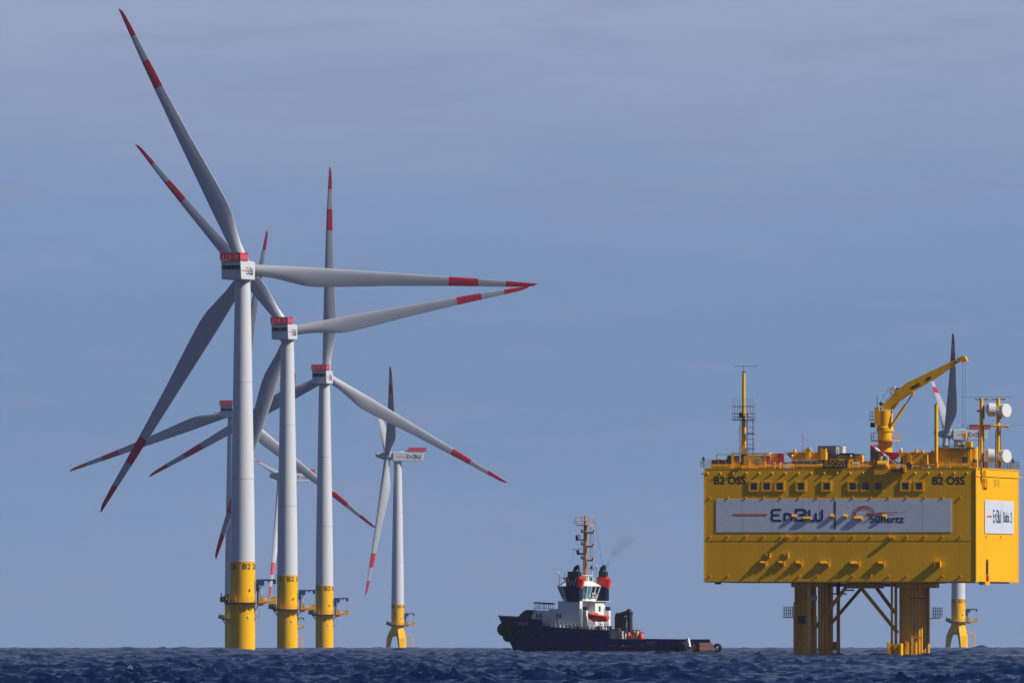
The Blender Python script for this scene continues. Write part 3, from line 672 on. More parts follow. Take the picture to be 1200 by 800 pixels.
m = MB(); rr = random.Random(5)
for i in range(74):
    u = rr.uniform(.6, PW-.6); v = rr.uniform(.6, 4.5); w_ = rr.uniform(.1, .45); h = rr.choice([.35, .5, .7, .9, 1.2]); mt = rr.choice(['oss_yellow']*6 + ['grey_paint', 'off_white', 'steel_dark', 'rail_yellow'])
    if rr.random() < .5: m.box(u-w_, u+w_, v-.2, v+.2, ZT+.002, ZT+h, mt)
    else: m.tube((u, v, ZT), (u, v, ZT+h), .09, mt, n=6).tube((u, v, ZT+h), (u+rr.uniform(-1.2, 1.2), v, ZT+h), .08, mt, n=6)
for z, v in ((.22, .5), (.42, .8), (.62, 3.4)): m.tube((.8, v, ZT+z), (PW-.8, v, ZT+z), .07, 'oss_yellow', n=6)
m.build('deck_piping', P, kind='stuff')
m = MB()
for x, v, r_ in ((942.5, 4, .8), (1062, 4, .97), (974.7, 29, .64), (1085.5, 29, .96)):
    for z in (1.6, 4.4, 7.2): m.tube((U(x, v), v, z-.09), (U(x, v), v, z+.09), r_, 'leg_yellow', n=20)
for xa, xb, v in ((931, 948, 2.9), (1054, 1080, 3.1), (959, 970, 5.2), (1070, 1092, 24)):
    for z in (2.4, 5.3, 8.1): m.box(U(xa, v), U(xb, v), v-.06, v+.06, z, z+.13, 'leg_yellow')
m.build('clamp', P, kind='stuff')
def dthing(name, label, cat, px_, v, z=ZT, group=None):
    return thing(name, label, cat, PM @ Matrix.Translation((U(px_, v), v, z)), group)
# pixel spans -> local metres for things on the deck (at depth v), relative to anchor px0
def X_(p, p0): return (p-p0)/8.86
def Zd(py, z=ZT): return Zp(py)-z

# rail sign
m = MB(); m.box(-1.6, 1.6, -.06, .0, .0, 1.0, 'black'); 
put_text(m, 'B2OSS', 'rail_yellow', lambda x, y, l: (-1.4+x, -.08-l, .14+y), 2.75, .72, bold=.05)
o = m.build('sign_board'); o.matrix_world = PM @ Matrix.Translation((U(978.3), -.02, ZT)); o['label'] = 'black board with yellow letters hung on the deck railing'; o['category'] = 'sign'

# communications mast on the left
t = dthing('antenna_mast', 'tall thin yellow mast with caged ladder at the left end of the substation deck', 'mast', 871.8, 3); p0 = 871.8
m = MB(); m.tube((0, 0, 0), (0, 0, Zd(497)), .34, 'oss_yellow', r1=.27, n=14).tube((0, 0, Zd(497)), (0, 0, Zd(437.5)), .26, 'oss_yellow', r1=.2, n=14).box(-.5, .35, -.4, .4, 0, .8, 'oss_yellow'); m.build('pole', t)
m = MB(); m.tube((0, 0, Zd(437.5)), (0, 0, Zd(427)), .05, 'galv', n=6); m.box(-1.3, 1.75, -.02, .02, Zd(428.8)-.025, Zd(428.8)+.025, 'steel_dark'); m.box(-.25, .25, -.08, .08, Zd(435.6), Zd(434.6), 'steel_dark'); m.box(-.4, 0, -.02, .02, Zd(438.6), Zd(438.2), 'steel_dark'); m.sphere((0, 0, Zd(437)), .16, 'galv'); m.build('antenna', t)
m = MB(); zf = Zd(492)
m.box(-1.4, 1.35, -1.0, 1.0, zf, zf+.12, 'steel_dark')
for i in range(9):
    x = -1.35+i*.335
    m.tube((x, -.95, zf), (x, -.95, zf+2.9), .025, 'rail_steel', n=4); 
    if i % 2 == 0: m.tube((x, .95, zf), (x, .95, zf+2.3), .025, 'rail_steel', n=4)
for z in (zf+.35, zf+.8, zf+1.75):
    for y in (-.95, .95): m.box(-1.38, 1.36, y-.03, y+.03, z, z+.07, 'steel_dark')
m.box(-.6, -.2, -.3, .3, zf+.3, zf+1.0, 'steel_dark').box(.4, .8, -.5, -.2, zf+.4, zf+.9, 'off_white'); m.build('platform', t)
m = MB()
for x, y in ((.45, -.4), (.45, .4), (1.25, -.4), (1.25, .4)): m.tube((x, y, 0), (x, y, zf), .035, 'steel_dark', n=4)
for z in np.arange(.8, zf, .75): m.box(.42, 1.28, -.43, -.38, z, z+.05, 'steel_dark'); m.box(.42, 1.28, .38, .43, z, z+.05, 'steel_dark')
for py in (508.5, 525.5): m.box(.3, 1.35, -.5, .5, Zd(py), Zd(py)+.1, 'steel_dark')
for x in (-.35, -.5): m.path([(x-.25, -.2, Zd(545)), (x+.02, -.2, Zd(520)), (x-.1, -.2, Zd(505)), (x+.1, -.2, zf)], .03, 'steel_dark', n=4)
m.path([(-.9, -.6, Zd(531)), (-.3, -.2, Zd(500))], .02, 'rail_yellow', n=4); m.path([(1.7, -.6, Zd(531)), (1.2, -.2, Zd(502))], .02, 'rail_yellow', n=4)
m.build('ladder', t)
# shelter at the left end
t = dthing('deck_shelter', 'low open yellow shelter with a thin roof at the foot of the mast', 'shelter', 857, 1.5); p0 = 857
m = MB(); m.box(X_(857, p0), X_(901.5, p0), -.34, 3.5, Zd(531.8), Zd(530.3), 'oss_yellow'); m.box(X_(840, p0), X_(857, p0), -.3, -.2, Zd(532.6), Zd(532), 'rail_steel'); m.box(X_(840, p0), X_(840.6, p0), -.3, -.2, 0, Zd(532), 'rail_steel'); m.build('roof', t)
m = MB(); m.box(X_(857.2, p0), X_(860, p0), -.4, 0, 0, Zd(531.8), 'oss_yellow').box(X_(852, p0), X_(857.1, p0), .2, 3, 0, Zd(533.5), 'steel_dark').box(X_(872, p0), X_(897.5, p0), -.3, 2.8, 0, Zd(533.2), 'oss_yellow'); m.box(X_(896, p0), X_(898, p0), -.4, -.3, 0, Zd(531.8), 'rail_yellow'); m.box(X_(866, p0), X_(872, p0), 1.5, 2.5, 0, Zd(532.5), 'steel_dark'); m.build('wall', t)
m = MB().box(X_(886, p0), X_(896, p0), -.36, -.3, Zd(543.4), Zd(536.6), 'grey_paint'); m.build('panel', t)
m = MB().box(X_(860.5, p0), X_(865.8, p0), .4, .5, 0, Zd(533.4), 'grey_paint'); m.build('door', t)
for px_, v, w_, d_, h_, mt, nm, lab in ((844, .9, 2.2, 1.2, 1.0, 'steel_dark', 'deck_locker', 'low dark locker behind the railing at the left corner'),
    (900, 1.2, .5, .5, 1.45, 'signal_red', 'fire_cabinet', 'small red cabinet beside the shelter'),
    (908, 2.0, 1.0, 1.0, 1.85, 'oss_yellow', 'deck_cabinet', 'tall pale yellow cabinet between two red ones'),
    (914.8, 1.4, .65, .8, 1.85, 'signal_red', 'fire_cabinet', 'tall dark red cabinet right of the yellow cabinet')):
    t = dthing(nm, lab, 'cabinet', px_, v); m = MB(); m.box(-w_/2, w_/2, 0, d_, .08, h_, mt).box(-w_/2+.05, w_/2-.05, .05, d_-.05, 0, .08, 'steel_dark').box(-w_/2-.03, w_/2+.03, -.03, d_+.03, h_, h_+.06, mt); m.build('cabinet_body', t)
    m = MB(); m.box(-w_/2+.05, w_/2-.05, -.03, .0, .15, h_-.08, mt).box(w_/2-.15, w_/2-.1, -.07, -.03, h_*.5, h_*.6, 'galv'); m.build('door', t)
for px_, h_, c_ in ((824.5, 1.35, 'blue_paint'), (1193.5, 1.3, 'blue_paint')):
    vv = .2 if px_ < 900 else 36.5; t = dthing('navigation_light', 'small dark lantern on a post at the %s corner of the deck' % ('left' if px_ < 900 else 'far right'), 'lantern', px_, vv)
    MB().tube((0, 0, 0), (0, 0, h_-.4), .06, 'rail_yellow', n=6).tube((-.3, 0, .1), (-.3, 0, .9), .1, 'oss_yellow', n=6).build('post', t); MB().tube((0, 0, h_-.4), (0, 0, h_), .17, c_, n=10).sphere((0, 0, h_), .17, c_, 10, 6).build('lamp', t)
# yellow hoppers (boat-like lifting frames) on grey louvred units
def hopper(p_left, p_right, label, v, lumps, pts):
    p0 = p_left; t = dthing('transformer_cooler', label, 'cooling unit', p0, v)
    m = MB(); m.prism([(X_(a, p0), Zd(b)) for a, b in pts], 0, 3.2, 'oss_yellow'); m.build('cover', t)
    m = MB()
    for a, b, y0, y1 in lumps: m.box(X_(a, p0), X_(b, p0), -.45, .4, Zd(y1), Zd(y0), 'oss_yellow')
    m.build('lifting_frame', t)
    return t, p0
t, p0 = hopper(919.5, 967, 'yellow hopper-shaped cover over grey louvres left of the letters board', 1.6, ((944, 949, 527, 538.5), (962, 968, 525.5, 538.5), (941, 951, 526.4, 528), (930, 932, 526, 530)), [(919.5, 529.6), (928, 538.8), (967, 538.8), (967, 529.6)])
m = MB(); m.box(X_(927, p0), X_(968, p0), .3, 3, 0, Zd(539.5), 'grey_paint')
for i in range(24): m.box(X_(927.5+i*1.7, p0), X_(928.2+i*1.7, p0), .2, .3, .05, Zd(540), 'steel_dark')
m.build('louvre_unit', t); [MB().sphere((X_(a_, p0), b_, Zd(c_)), d_, e_).build('lamp', t) for a_, b_, c_, d_, e_ in ((931, .3, 527.5, .2, 'oss_yellow'), (947.5, .4, 526, .3, 'galv'), (928, -.1, 533.6, .17, 'off_white'))]
t, p0 = hopper(1052, 1099, 'yellow hopper-shaped cover between crane and control room', 1.6, ((1061.5, 1068, 531, 547), (1072, 1074, 526, 530), (1079, 1081.5, 527.5, 530), (1091, 1093, 527.5, 530)), [(1052, 529.8), (1058, 545), (1088, 545), (1098, 534), (1098, 529.8)])
MB().tube((X_(1085, p0), -.5, Zd(548)), (X_(1085, p0), -.5, Zd(533)), .38, 'oss_yellow', n=14).build('tank', t); MB().sphere((X_(1055, p0), .2, Zd(526.6)), .2, 'off_white').tube((X_(1055, p0), .2, Zd(530)), (X_(1055, p0), .2, Zd(527.5)), .22, 'oss_yellow').build('lamp', t)
# grey container, green container
t = dthing('container', 'plain grey container on deck behind the letters board', 'container', 959, 5); p0 = 959
m = MB(); m.box(0, X_(979, p0), 0, 3.9, .05, Zd(522.8), 'grey_paint').box(-.06, X_(979.5, p0), -.06, 4.5, Zd(522.7), Zd(522), 'steel_dark').box(-.05, .05, -.05, .05, .04, Zd(522.9), 'galv'); m.build('container_body', t)
MB().tube((X_(980.5, p0)+.45, 2, .05), (X_(980.5, p0)+.45, 2, Zd(522.5)), .42, 'off_white', n=14).build('tank', t); MB().box(X_(972, p0), X_(974, p0), -.05, -.01, Zd(532), Zd(530.2), 'signal_red').build('sticker', t)
t = dthing('container', 'olive green container with dark roof left of the crane', 'container', 980, 3); p0 = 980
m = MB(); m.box(0, X_(1002, p0), 0, 4, .05, Zd(532.6), 'green_paint').box(X_(1002, p0)+.01, X_(1006.5, p0), 0, 4, .05, Zd(533), 'oss_yellow').box(-.05, X_(1007, p0), -.08, 4.1, Zd(532.5), Zd(531.6), 'steel_dark')
for i in range(9): m.box(.1+i*.28, .18+i*.28, -.05, 0, .3, Zd(533.5), 'green_paint')
m.build('container_body', t); MB().sphere((X_(997, p0), -.1, Zd(534)), .16, 'off_white').build('lamp', t)
MB().box(X_(983, p0), X_(998, p0), .3, 2, Zd(531.5), Zd(530.6), 'blue_paint').build('roof_box', t)
# white pipe bundle near rail
t = dthing('pipe_bundle', 'short bundle of white pipes lying by the deck edge below the green container', 'pipes', 1003, .6)
m = MB()
for z in (.15, .38, .62): m.tube((-.4, 0, z), (.4, 0, z), .11, 'off_white', n=8)
m.build('pipe', t)
# exhaust stacks
t = dthing('exhaust_stack', 'cluster of grey exhaust pipes with white caps left of the crane column', 'exhaust', 1026, 4); p0 = 1026
for k, a in enumerate((1021, 1024, 1027, 1030)):
    m = MB(); x = X_(a, p0); m.tube((x, 0, 0), (x, 0, Zd(524.6)), .15, 'galv', n=10); q = m.build('pipe', t)
    MB().tube((x, 0, Zd(524.5)), (x+.12, 0, Zd(520.5)), .17, 'off_white', r1=.05, n=8).build('cap', q)
m = MB(); m.box(X_(1020, p0), X_(1033, p0), .2, .5, 0, Zd(526), 'steel_dark'); m.build('frame', t)
# red and white folded gangway
t = dthing('gangway', 'red and white striped folded arm leaning across the foot of the crane', 'gangway', 1034, 1.2); p0 = 1034
A, B = Vector((X_(1020, p0), 0, Zd(522))), Vector((X_(1050, p0), 0, Zd(543)))
for i in range(6):
    a, b = A.lerp(B, i/6), A.lerp(B, (i+1)/6); MB().tube(a, b, .22, 'signal_red' if i % 2 == 0 else 'off_white', n=8).build('segment', t)
m = MB(); m.prism([(X_(1034, p0), Zd(529.5)), (X_(1052, p0), Zd(530.3)), (X_(1053, p0), Zd(534)), (X_(1046, p0), Zd(539.8)), (X_(1040, p0), Zd(545)), (X_(1033, p0), Zd(538))], .3, .8, 'signal_red').tube((X_(1038, p0), -.3, Zd(533)), (X_(1044, p0), -.3, Zd(539.5)), .05, 'oss_yellow', n=4); m.box(X_(1038.5, p0), X_(1043, p0), .3, .8, 0, Zd(540), 'signal_red'); m.build('base_plate', t)
# yellow winch at the edge
t = dthing('deck_winch', 'rounded yellow winch on the ledge below the crane', 'winch', 1034, .1)
MB().tube((-.7, 0, .45), (.5, 0, .45), .48, 'oss_yellow', n=14).build('drum', t)
m = MB(); m.box(-.95, .8, -.4, .4, 0, .25, 'oss_yellow').tube((-.4, .6, .0), (-.4, .6, 1.5), .3, 'grey_paint', n=10).tube((.4, .6, .0), (.4, .6, 1.5), .28, 'grey_paint', n=10).box(.62, .7, -.1, .1, .2, 1.3, 'off_white'); m.build('frame', t)
t = dthing('lifebuoy', 'dark red round lifebuoy case on the front railing', 'lifebuoy', 1064.5, -.1, Zp(545.5))
MB().lathe([(.01, -.1), (.34, -.1), (.4, -.02), (.4, .05), (.01, .06)], 'rust', axis='Y', n=18).build('case', t); MB().box(-.05, .05, -.02, .04, -1.1, -.38, 'rail_steel').build('bracket', t)
# ---- deck crane
t = dthing('deck_crane', 'yellow pedestal crane with raised boom on top of the substation', 'crane', 1037, 3.5); p0 = 1037; XC = lambda a: X_(a, p0)
m = MB(); m.lathe([(.92, 0), (.92, Zd(506.5)), (1.1, Zd(505)), (1.1, Zd(501)), (.98, Zd(499)), (.98, Zd(481)), (.01, Zd(480))], 'oss_yellow', n=28); m.build('pedestal', t)
m = MB(); m.lathe([(1.0, Zd(517)), (1.9, Zd(517)), (1.9, Zd(517)), (1.9, Zd(515.6)), (1.0, Zd(515.6))], 'rail_yellow', n=20)
for i in range(14):
    a = 2*math.pi*i/14; b = 2*math.pi*(i+1)/14; m.tube((1.85*math.cos(a), 1.85*math.sin(a), Zd(516)), (1.85*math.cos(a), 1.85*math.sin(a), Zd(507)), .035, 'rail_yellow', n=4)
    for py in (507, 511.5): m.tube((1.85*math.cos(a), 1.85*math.sin(a), Zd(py)), (1.85*math.cos(b), 1.85*math.sin(b), Zd(py)), .03, 'rail_yellow', n=4)
m.build('catwalk', t)
m = MB(); m.box(XC(1026), XC(1031.5), -1.0, 1.0, Zd(498), Zd(477), 'oss_yellow').box(XC(1020), XC(1027), -.9, .9, Zd(492.6), Zd(491.4), 'oss_yellow').box(XC(1020.5), XC(1025), -.5, .5, Zd(500.5), Zd(495), 'steel_dark')
for x in (1020.3, 1023): m.box(XC(x), XC(x)+.06, -.9, -.84, Zd(492), Zd(483), 'rail_yellow')
m.box(XC(1020.3), XC(1026), -.9, -.84, Zd(483.4), Zd(482.7), 'rail_yellow').box(XC(1020.3), XC(1026), -.9, -.84, Zd(487.6), Zd(487), 'rail_yellow'); m.box(XC(1027.5), XC(1028.2), -.1, 0, Zd(477), Zd(463), 'rail_yellow').sphere((XC(1033), -.4, Zd(473)), .28, 'steel_dark'); m.build('machine_house', t)
boom = [(1034, 479.5), (1034.5, 475), (1048, 461), (1063, 448.3), (1066, 447.0), (1098, 432), (1124, 419.2), (1125.5, 422.5), (1100, 440.5), (1072, 457.5), (1054, 470), (1047, 479.5)]
m = MB(); m.prism([(XC(a), Zd(b)) for a, b in boom][::-1], -.55, .55, 'oss_yellow'); bo = m.build('boom', t)
m = MB(); m.prism([(XC(a), Zd(b)) for a, b in ((1124.3, 418.8), (1127, 417.3), (1131, 417.6), (1133.5, 423), (1127, 424.5), (1125, 422.6))][::-1], -.62, .62, 'oss_yellow').tube((XC(1122), -.65, Zd(422.5)), (XC(1122), .65, Zd(422.5)), .13, 'off_white'); m.tube((XC(1121.8), 0, Zd(420)), (XC(1121.8), 0, Zd(414.5)), .03, 'signal_red', n=4); m.build('boom_head', bo)
m = MB(); d = Vector((1100-1072, 0, -(440.5-457.5))).normalized()
ang = math.atan2(17, 28)
def bfr(ax, ay): return lambda x, y, l: (XC(ax) + x*math.cos(ang) - y*math.sin(ang), -.57-l, Zd(ay) + x*math.sin(ang) + y*math.cos(ang))
put_text(m, 'MENCK', 'ink', bfr(1069.2, 457.6), 1.35, .42, bold=.05); m.build('lettering', bo)
m = MB(); m.prism([(math.cos(R(a))*.42, math.sin(R(a))*.2) for a in range(0, 360, 24)], -.58, -.56, 'ink_blue', frame=lambda x, y, z: (XC(1088.5)+x*math.cos(ang)-z*math.sin(ang), y, Zd(443.6)+x*math.sin(ang)+z*math.cos(ang))); m.build('badge', bo)
m = MB(); m.box(XC(1044.5), XC(1049), -.5, .5, Zd(457.5), Zd(453), 'off_white').box(XC(1049), XC(1057), -.3, .4, Zd(456.5), Zd(454.5), 'steel_dark').tube((XC(1045), 0, Zd(462)), (XC(1041), 0, Zd(452)), .05, 'rail_yellow', n=4)
for q in ((1035, 465, 1041, 457), (1038, 470, 1045, 462), (1035, 465, 1038, 470), (1041, 457, 1045, 462)): m.tube((XC(q[0]), -.5, Zd(q[1])), (XC(q[2]), -.5, Zd(q[3])), .03, 'rail_steel', n=4)
m.box(XC(1048), XC(1054), -.58, -.5, Zd(462), Zd(457), 'oss_yellow')
for q in ((1069.5, 447), (1083.5, 438)): m.tube((XC(q[0]), 0, Zd(q[1])), (XC(q[0]), 0, Zd(q[1]-4)), .025, 'off_white', n=4)
m.build('winch', bo)
m = MB(); m.tube((XC(1045), -.75, Zd(499.5)), (XC(1062.5), -.75, Zd(474)), .2, 'oss_yellow', n=10).tube((XC(1062.5), -.75, Zd(474)), (XC(1069), -.75, Zd(463)), .1, 'galv', n=8).box(XC(1068), XC(1071.5), -.9, -.5, Zd(464), Zd(458.5), 'oss_yellow'); m.build('luffing_cylinder', t)
m = MB(); m.tube((XC(1127.2), 0, Zd(424)), (XC(1127.2), 0, Zd(508)), .025, 'steel_dark', n=4).tube((XC(1130.3), 0, Zd(424)), (XC(1130.3), 0, Zd(508)), .025, 'steel_dark', n=4); m.build('cable', t)
m = MB(); m.box(XC(1127), XC(1132), -.2, .2, Zd(513.5), Zd(508), 'oss_yellow').tube((XC(1130), 0, Zd(513.5)), (XC(1130), 0, Zd(516)), .08, 'steel_dark', n=6).tube((XC(1130), 0, Zd(516)), (XC(1128.8), 0, Zd(517.5)), .08, 'steel_dark', n=6); m.build('hook_block', t)
# ---- control room
t = dthing('control_room', 'yellow deck house with one dark square window beside the two dish posts', 'deck house', 1098.5, 1.0); p0 = 1098.5; XK = lambda a: X_(a, p0)
m = MB(); m.box(0, XK(1136.5), 0, 5.5, 0, Zd(525.2), 'oss_yellow')
for i in range(10): m.box(.15+i*.42, .19+i*.42, -.03, 0, .1, Zd(526), 'oss_yellow')
m.build('wall', t)
m = MB(); m.box(-.2, XK(1138), -.25, 5.8, Zd(525.1), Zd(524), 'rail_steel').box(XK(1104), XK(1110), .5, 1.4, Zd(524), Zd(522.6), 'steel_dark').box(XK(1129), XK(1136), .6, 2.0, Zd(524), Zd(517.5), 'oss_yellow').box(XK(1131.5), XK(1133), .6, .8, Zd(517.5), Zd(511.5), 'rail_yellow').box(XK(1118), XK(1126), 1.2, 2.0, Zd(524), Zd(520.5), 'rail_yellow')
for i in range(7): x = .2+i*.65; m.box(x, x+.05, -.25, -.2, Zd(530), Zd(522), 'rail_steel')
m.box(0, XK(1136), -.25, -.2, Zd(522.4), Zd(521.8), 'rail_steel').box(.5, 3.8, -.27, -.21, Zd(525), Zd(524.2), 'off_white'); m.build('roof', t)
m = MB(); m.box(-.33, .33, -.06, .0, -.33, .33, 'steel_dark').box(-.27, .27, -.09, -.06, -.27, .27, 'glass_dark'); m.build('window', t, Matrix.Translation((XK(1129), 0, Zd(538.5))))
m = MB(); m.tube((XK(1140), 1.0, 0), (XK(1140), 1.0, Zd(524)), .42, 'oss_yellow', n=14).box(XK(1139), XK(1142), .0, .5, Zd(542), Zd(538.5), 'blue_paint').box(0, XK(1136), -.3, -.03, Zd(545.6), Zd(545), 'rail_steel').box(XK(1128), XK(1136), -.35, -.1, Zd(546.5), Zd(544.5), 'grey_paint'); m.build('tank', t)
m = MB().tube((0, 0, 0), (0, 0, Zd(474)), .24, 'oss_yellow', n=12).sphere((0, 0, Zd(474)), .25, 'rust', 10, 6, .4).build('yellow_post'); m.matrix_world = PM @ Matrix.Translation((U(1098, 1.6), .4, ZT)); m['label'] = 'plain yellow vertical post at the left corner of the control room'; m['category'] = 'post'
m = MB().tube((0, 0, 0), (0, 0, Zd(507.5)), .03, 'signal_red', n=4).sphere((0, 0, Zd(507)), .05, 'off_white').build('whip_antenna'); m.matrix_world = PM @ Matrix.Translation((U(940.5, 2), 2, ZT)); m['label'] = 'thin red whip antenna rising from the hopper left of the letters board'; m['category'] = 'antenna'
m = MB().tube((0, 0, 0), (0, 0, Zd(516)), .03, 'signal_red', n=4).sphere((0, 0, Zd(516)), .05, 'off_white').build('whip_antenna'); m.matrix_world = PM @ Matrix.Translation((U(1051, 2), 2, ZT)); m['label'] = 'thin red whip antenna right of the crane column'; m['category'] = 'antenna'
# ---- dish posts
def drum(c, ax, r_, dep, m):
    ax = Vector(ax).normalized(); c = Vector(c)
    m.tube(c, c+ax*dep, r_, 'off_white', n=22).tube(c-ax*.35, c, r_*.45, 'off_white', r1=r_*.93, n=18).tube(c+ax*dep, c+ax*(dep+.05), r_*.94, 'off_white', n=22)
for i, (px_, lab) in enumerate(((1149.6, 'yellow post with one white drum dish, nearer the control room'), (1169.2, 'yellow post with a white drum dish turned to the right edge'))):
    t = dthing('dish_post', lab, 'antenna post', px_, 4.5, group='posts with drum dishes')
    MB().tube((0, 0, 0), (0, 0, Zd(466.5)), .26, 'oss_yellow', r1=.24, n=14).build('pole', t)
    m = MB(); zt = Zd(468); m.box(-.85, .95, -.04, .04, zt-.06, zt+.06, 'steel_dark'); m.tube((-.75, -.3, zt), (.7, .4, zt), .05, 'rust', n=5); m.tube((.35, -.1, Zd(475)), (.35, -.1, Zd(491)), .09, 'steel_dark', n=6).box(-.6, 0, -.1, 0, Zd(482.5), Zd(480.5), 'steel_dark').tube((.3, 0, 0), (.3, 0, Zd(500)), .05, 'rust', n=5).tube((-.36, 0, 0), (-.36, 0, Zd(504)), .05, 'rust', n=5)
    m.box(-2.8, 1.8, -.01, .01, Zd(465.4), Zd(465.1), 'steel_dark'); m.build('bracket', t)
    m = MB(); ax = (.97, .25, 0) if i == 0 else (.80, -.60, 0)
    drum(((.95, -.1, Zd(480)) if i == 0 else (.45, .35, Zd(481))), ax, .9, .85, m); m.build('dish', t)
    m = MB(); ax = (.97, .25, 0) if i == 0 else (.80, -.60, 0)
    drum(((.85, -.1, Zd(533.5)) if i == 0 else (.5, .35, Zd(534.5))), ax, .88, .8, m); m.build('dish', t)
t = dthing('crossbar', 'thick yellow horizontal bar joining the two dish posts', 'beam', 1149.6, 4.5, Zp(498.8))
MB().tube((-1.6, -.32, 0), (1.35, -.32, 0), .13, 'oss_yellow', n=10).tube((1.35, -.32, 0), (3.6, -.32, -.1), .13, 'oss_yellow', n=10).tube((1.15, -.34, 0), (1.5, -.34, 0), .17, 'oss_yellow', n=10).tube((3.3, -.34, -.1), (3.7, -.34, -.1), .17, 'oss_yellow', n=10).build('bar', t); MB().tube((3.7, -.32, -.05), (6.0, -.3, .1), .015, 'steel_dark', n=4).build('wire', t)
for k, (px_, v, lab) in enumerate(((1147, 2.5, 'grey valve box at the foot of the left dish post'), (1156, 12, 'small red box behind the side railing'), (1138, 3, 'blue box beside the round yellow tank'))):
    t = dthing('valve_box', lab, 'box', px_, v); MB().box(-.3, .3, -.25, .25, .0, .8, ('galv', 'signal_red', 'blue_paint')[k]).build('box_body', t); MB().box(-.32, .32, -.27, .27, .8, .86, 'steel_dark').build('lid', t)

# ------------------------------------------------------------------ tug
TS = 7.4; TD = F/TS; TH = 26.0; TP0 = 696.6; CT, ST = math.cos(R(TH)), math.sin(R(TH))
# local x forward, y to port, z up; bow points left and away
TM = Matrix(((-CT, -ST, 0, wx(TP0, TD)), (ST, -CT, 0, TD), (0, 0, 1, seaz(TD)), (0, 0, 0, 1)))
def tx(px_, y): return (TP0 - px_ - TS*ST*y)/(TS*CT)
def tz(py): return (765.2 - py)/TS
G = thing('tugboat', 'dark blue tug with white wheelhouse and twin red-banded funnels, heading left', 'tugboat', TM)
# hull
stn = [(-18.6, 3.7, 3.5, 1.15), (-18.3, 4.5, 4.2, 1.5), (-17.9, 4.9, 4.6, 2.1), (-14, 5.5, 5.2, 2.1), (-9, 5.6, 5.4, 2.15), (-5.6, 5.6, 5.45, 2.2), (-5.2, 5.6, 5.45, 3.55), (0, 5.6, 5.4, 3.75), (4, 5.55, 5.1, 4.0), (6.4, 5.4, 4.75, 4.25), (6.7, 5.4, 4.7, 5.25), (9, 5.0, 3.8, 5.35), (11.5, 4.2, 2.6, 5.5), (13.5, 3.2, 1.45, 5.65), (15, 2.2, .7, 5.75), (16.2, 1.1, .18, 5.85), (16.9, .08, .02, 5.9)]
m = MB(); rowsL = []
for x, bd, bw, zt_ in stn:
    rake = max(0, x-9)/7.9; pts = []
    for f_, z in ((0, -2.2), (.05, 0), (.1, .55), (.1, .55), (.45, 1.9), (.8, 3.2), (1, None)):
        z = zt_ if z is None else min(z, zt_*(f_ if f_ > .1 else 1)+.0)
        if z > zt_: z = zt_
        b = bw + (bd-bw)*max(0, (z-.2)/(zt_-.2))**.8 if z > .2 else bw*(1 if z > -1 else .8)
        sh = -rake*2.9*(1-max(0, z)/zt_)**1.1
        pts.append((x+sh, b, z))
    rowsL.append(pts)
for side in (1, -1):
    ks = [m.add([(p[0], p[1]*side, p[2]) for p in r_]) for r_ in rowsL]
    for a, b in zip(ks, ks[1:]):
        for i in range(6):
            if i == 2: continue
            f_ = (a+i, b+i, b+i+1, a+i+1); m.face(f_ if side > 0 else f_[::-1], 'boot_red' if i < 2 else 'hull_navy', False)
k0 = [m.add([(p[0], p[1]*s_, p[2]) for p in rowsL[0]]) for s_ in (1, -1)]
for i in range(6): 
    if i != 2: m.face((k0[0]+i, k0[0]+i+1, k0[1]+i+1, k0[1]+i), 'boot_red' if i < 2 else 'rust')
m.build('hull', G)
m = MB()   # decks set below the bulwarks
def deck(xa, xb, zz, mt):
    xs = [s_ for s_ in stn if xa <= s_[0] <= xb]; k = m.add([(s_[0], s_[1]-.12, zz) for s_ in xs] + [(s_[0], -s_[1]+.12, zz) for s_ in xs]); n = len(xs)
    for i in range(n-1): m.face((k+i, k+n+i, k+n+i+1, k+i+1), mt)
deck(-18.5, -5.3, 1.05, 'deck_grey'); deck(-5.2, 6.5, 3.3, 'deck_grey'); deck(6.7, 15.5, 4.4, 'deck_grey')
m.box(-5.35, -5.2, -5.5, 5.5, 1.05, 3.6, 'steel_dark'); m.build('deck', G)
m = MB()
for a, b in zip(stn, stn[1:]):
    if abs(a[3]-b[3]) > .5: continue
    for s_ in (1, -1): m.tube((a[0], a[1]*s_, a[3]), (b[0], b[1]*s_, b[3]), .09, 'black', n=6)
for s_ in (1, -1):
    xs = [q for q in stn if q[0] < 15.5]
    for a, b in zip(xs, xs[1:]):
        ya = a[1]-.03; yb = b[1]-.03; za = min(3.2, a[3]-.15); zb = min(3.2, b[3]-.15)
        if a[0] > -5.5: m.tube((a[0]-max(0, a[0]-9)/7.9*.9, ya*s_, za), (b[0]-max(0, b[0]-9)/7.9*.9, yb*s_, zb), .14, 'rust' if a[0] < 6 else 'black', n=6)
        else: m.tube((a[0], ya*s_, .95), (b[0], yb*s_, .95), .14, 'black', n=6)
m.build('rubbing_strake', G)
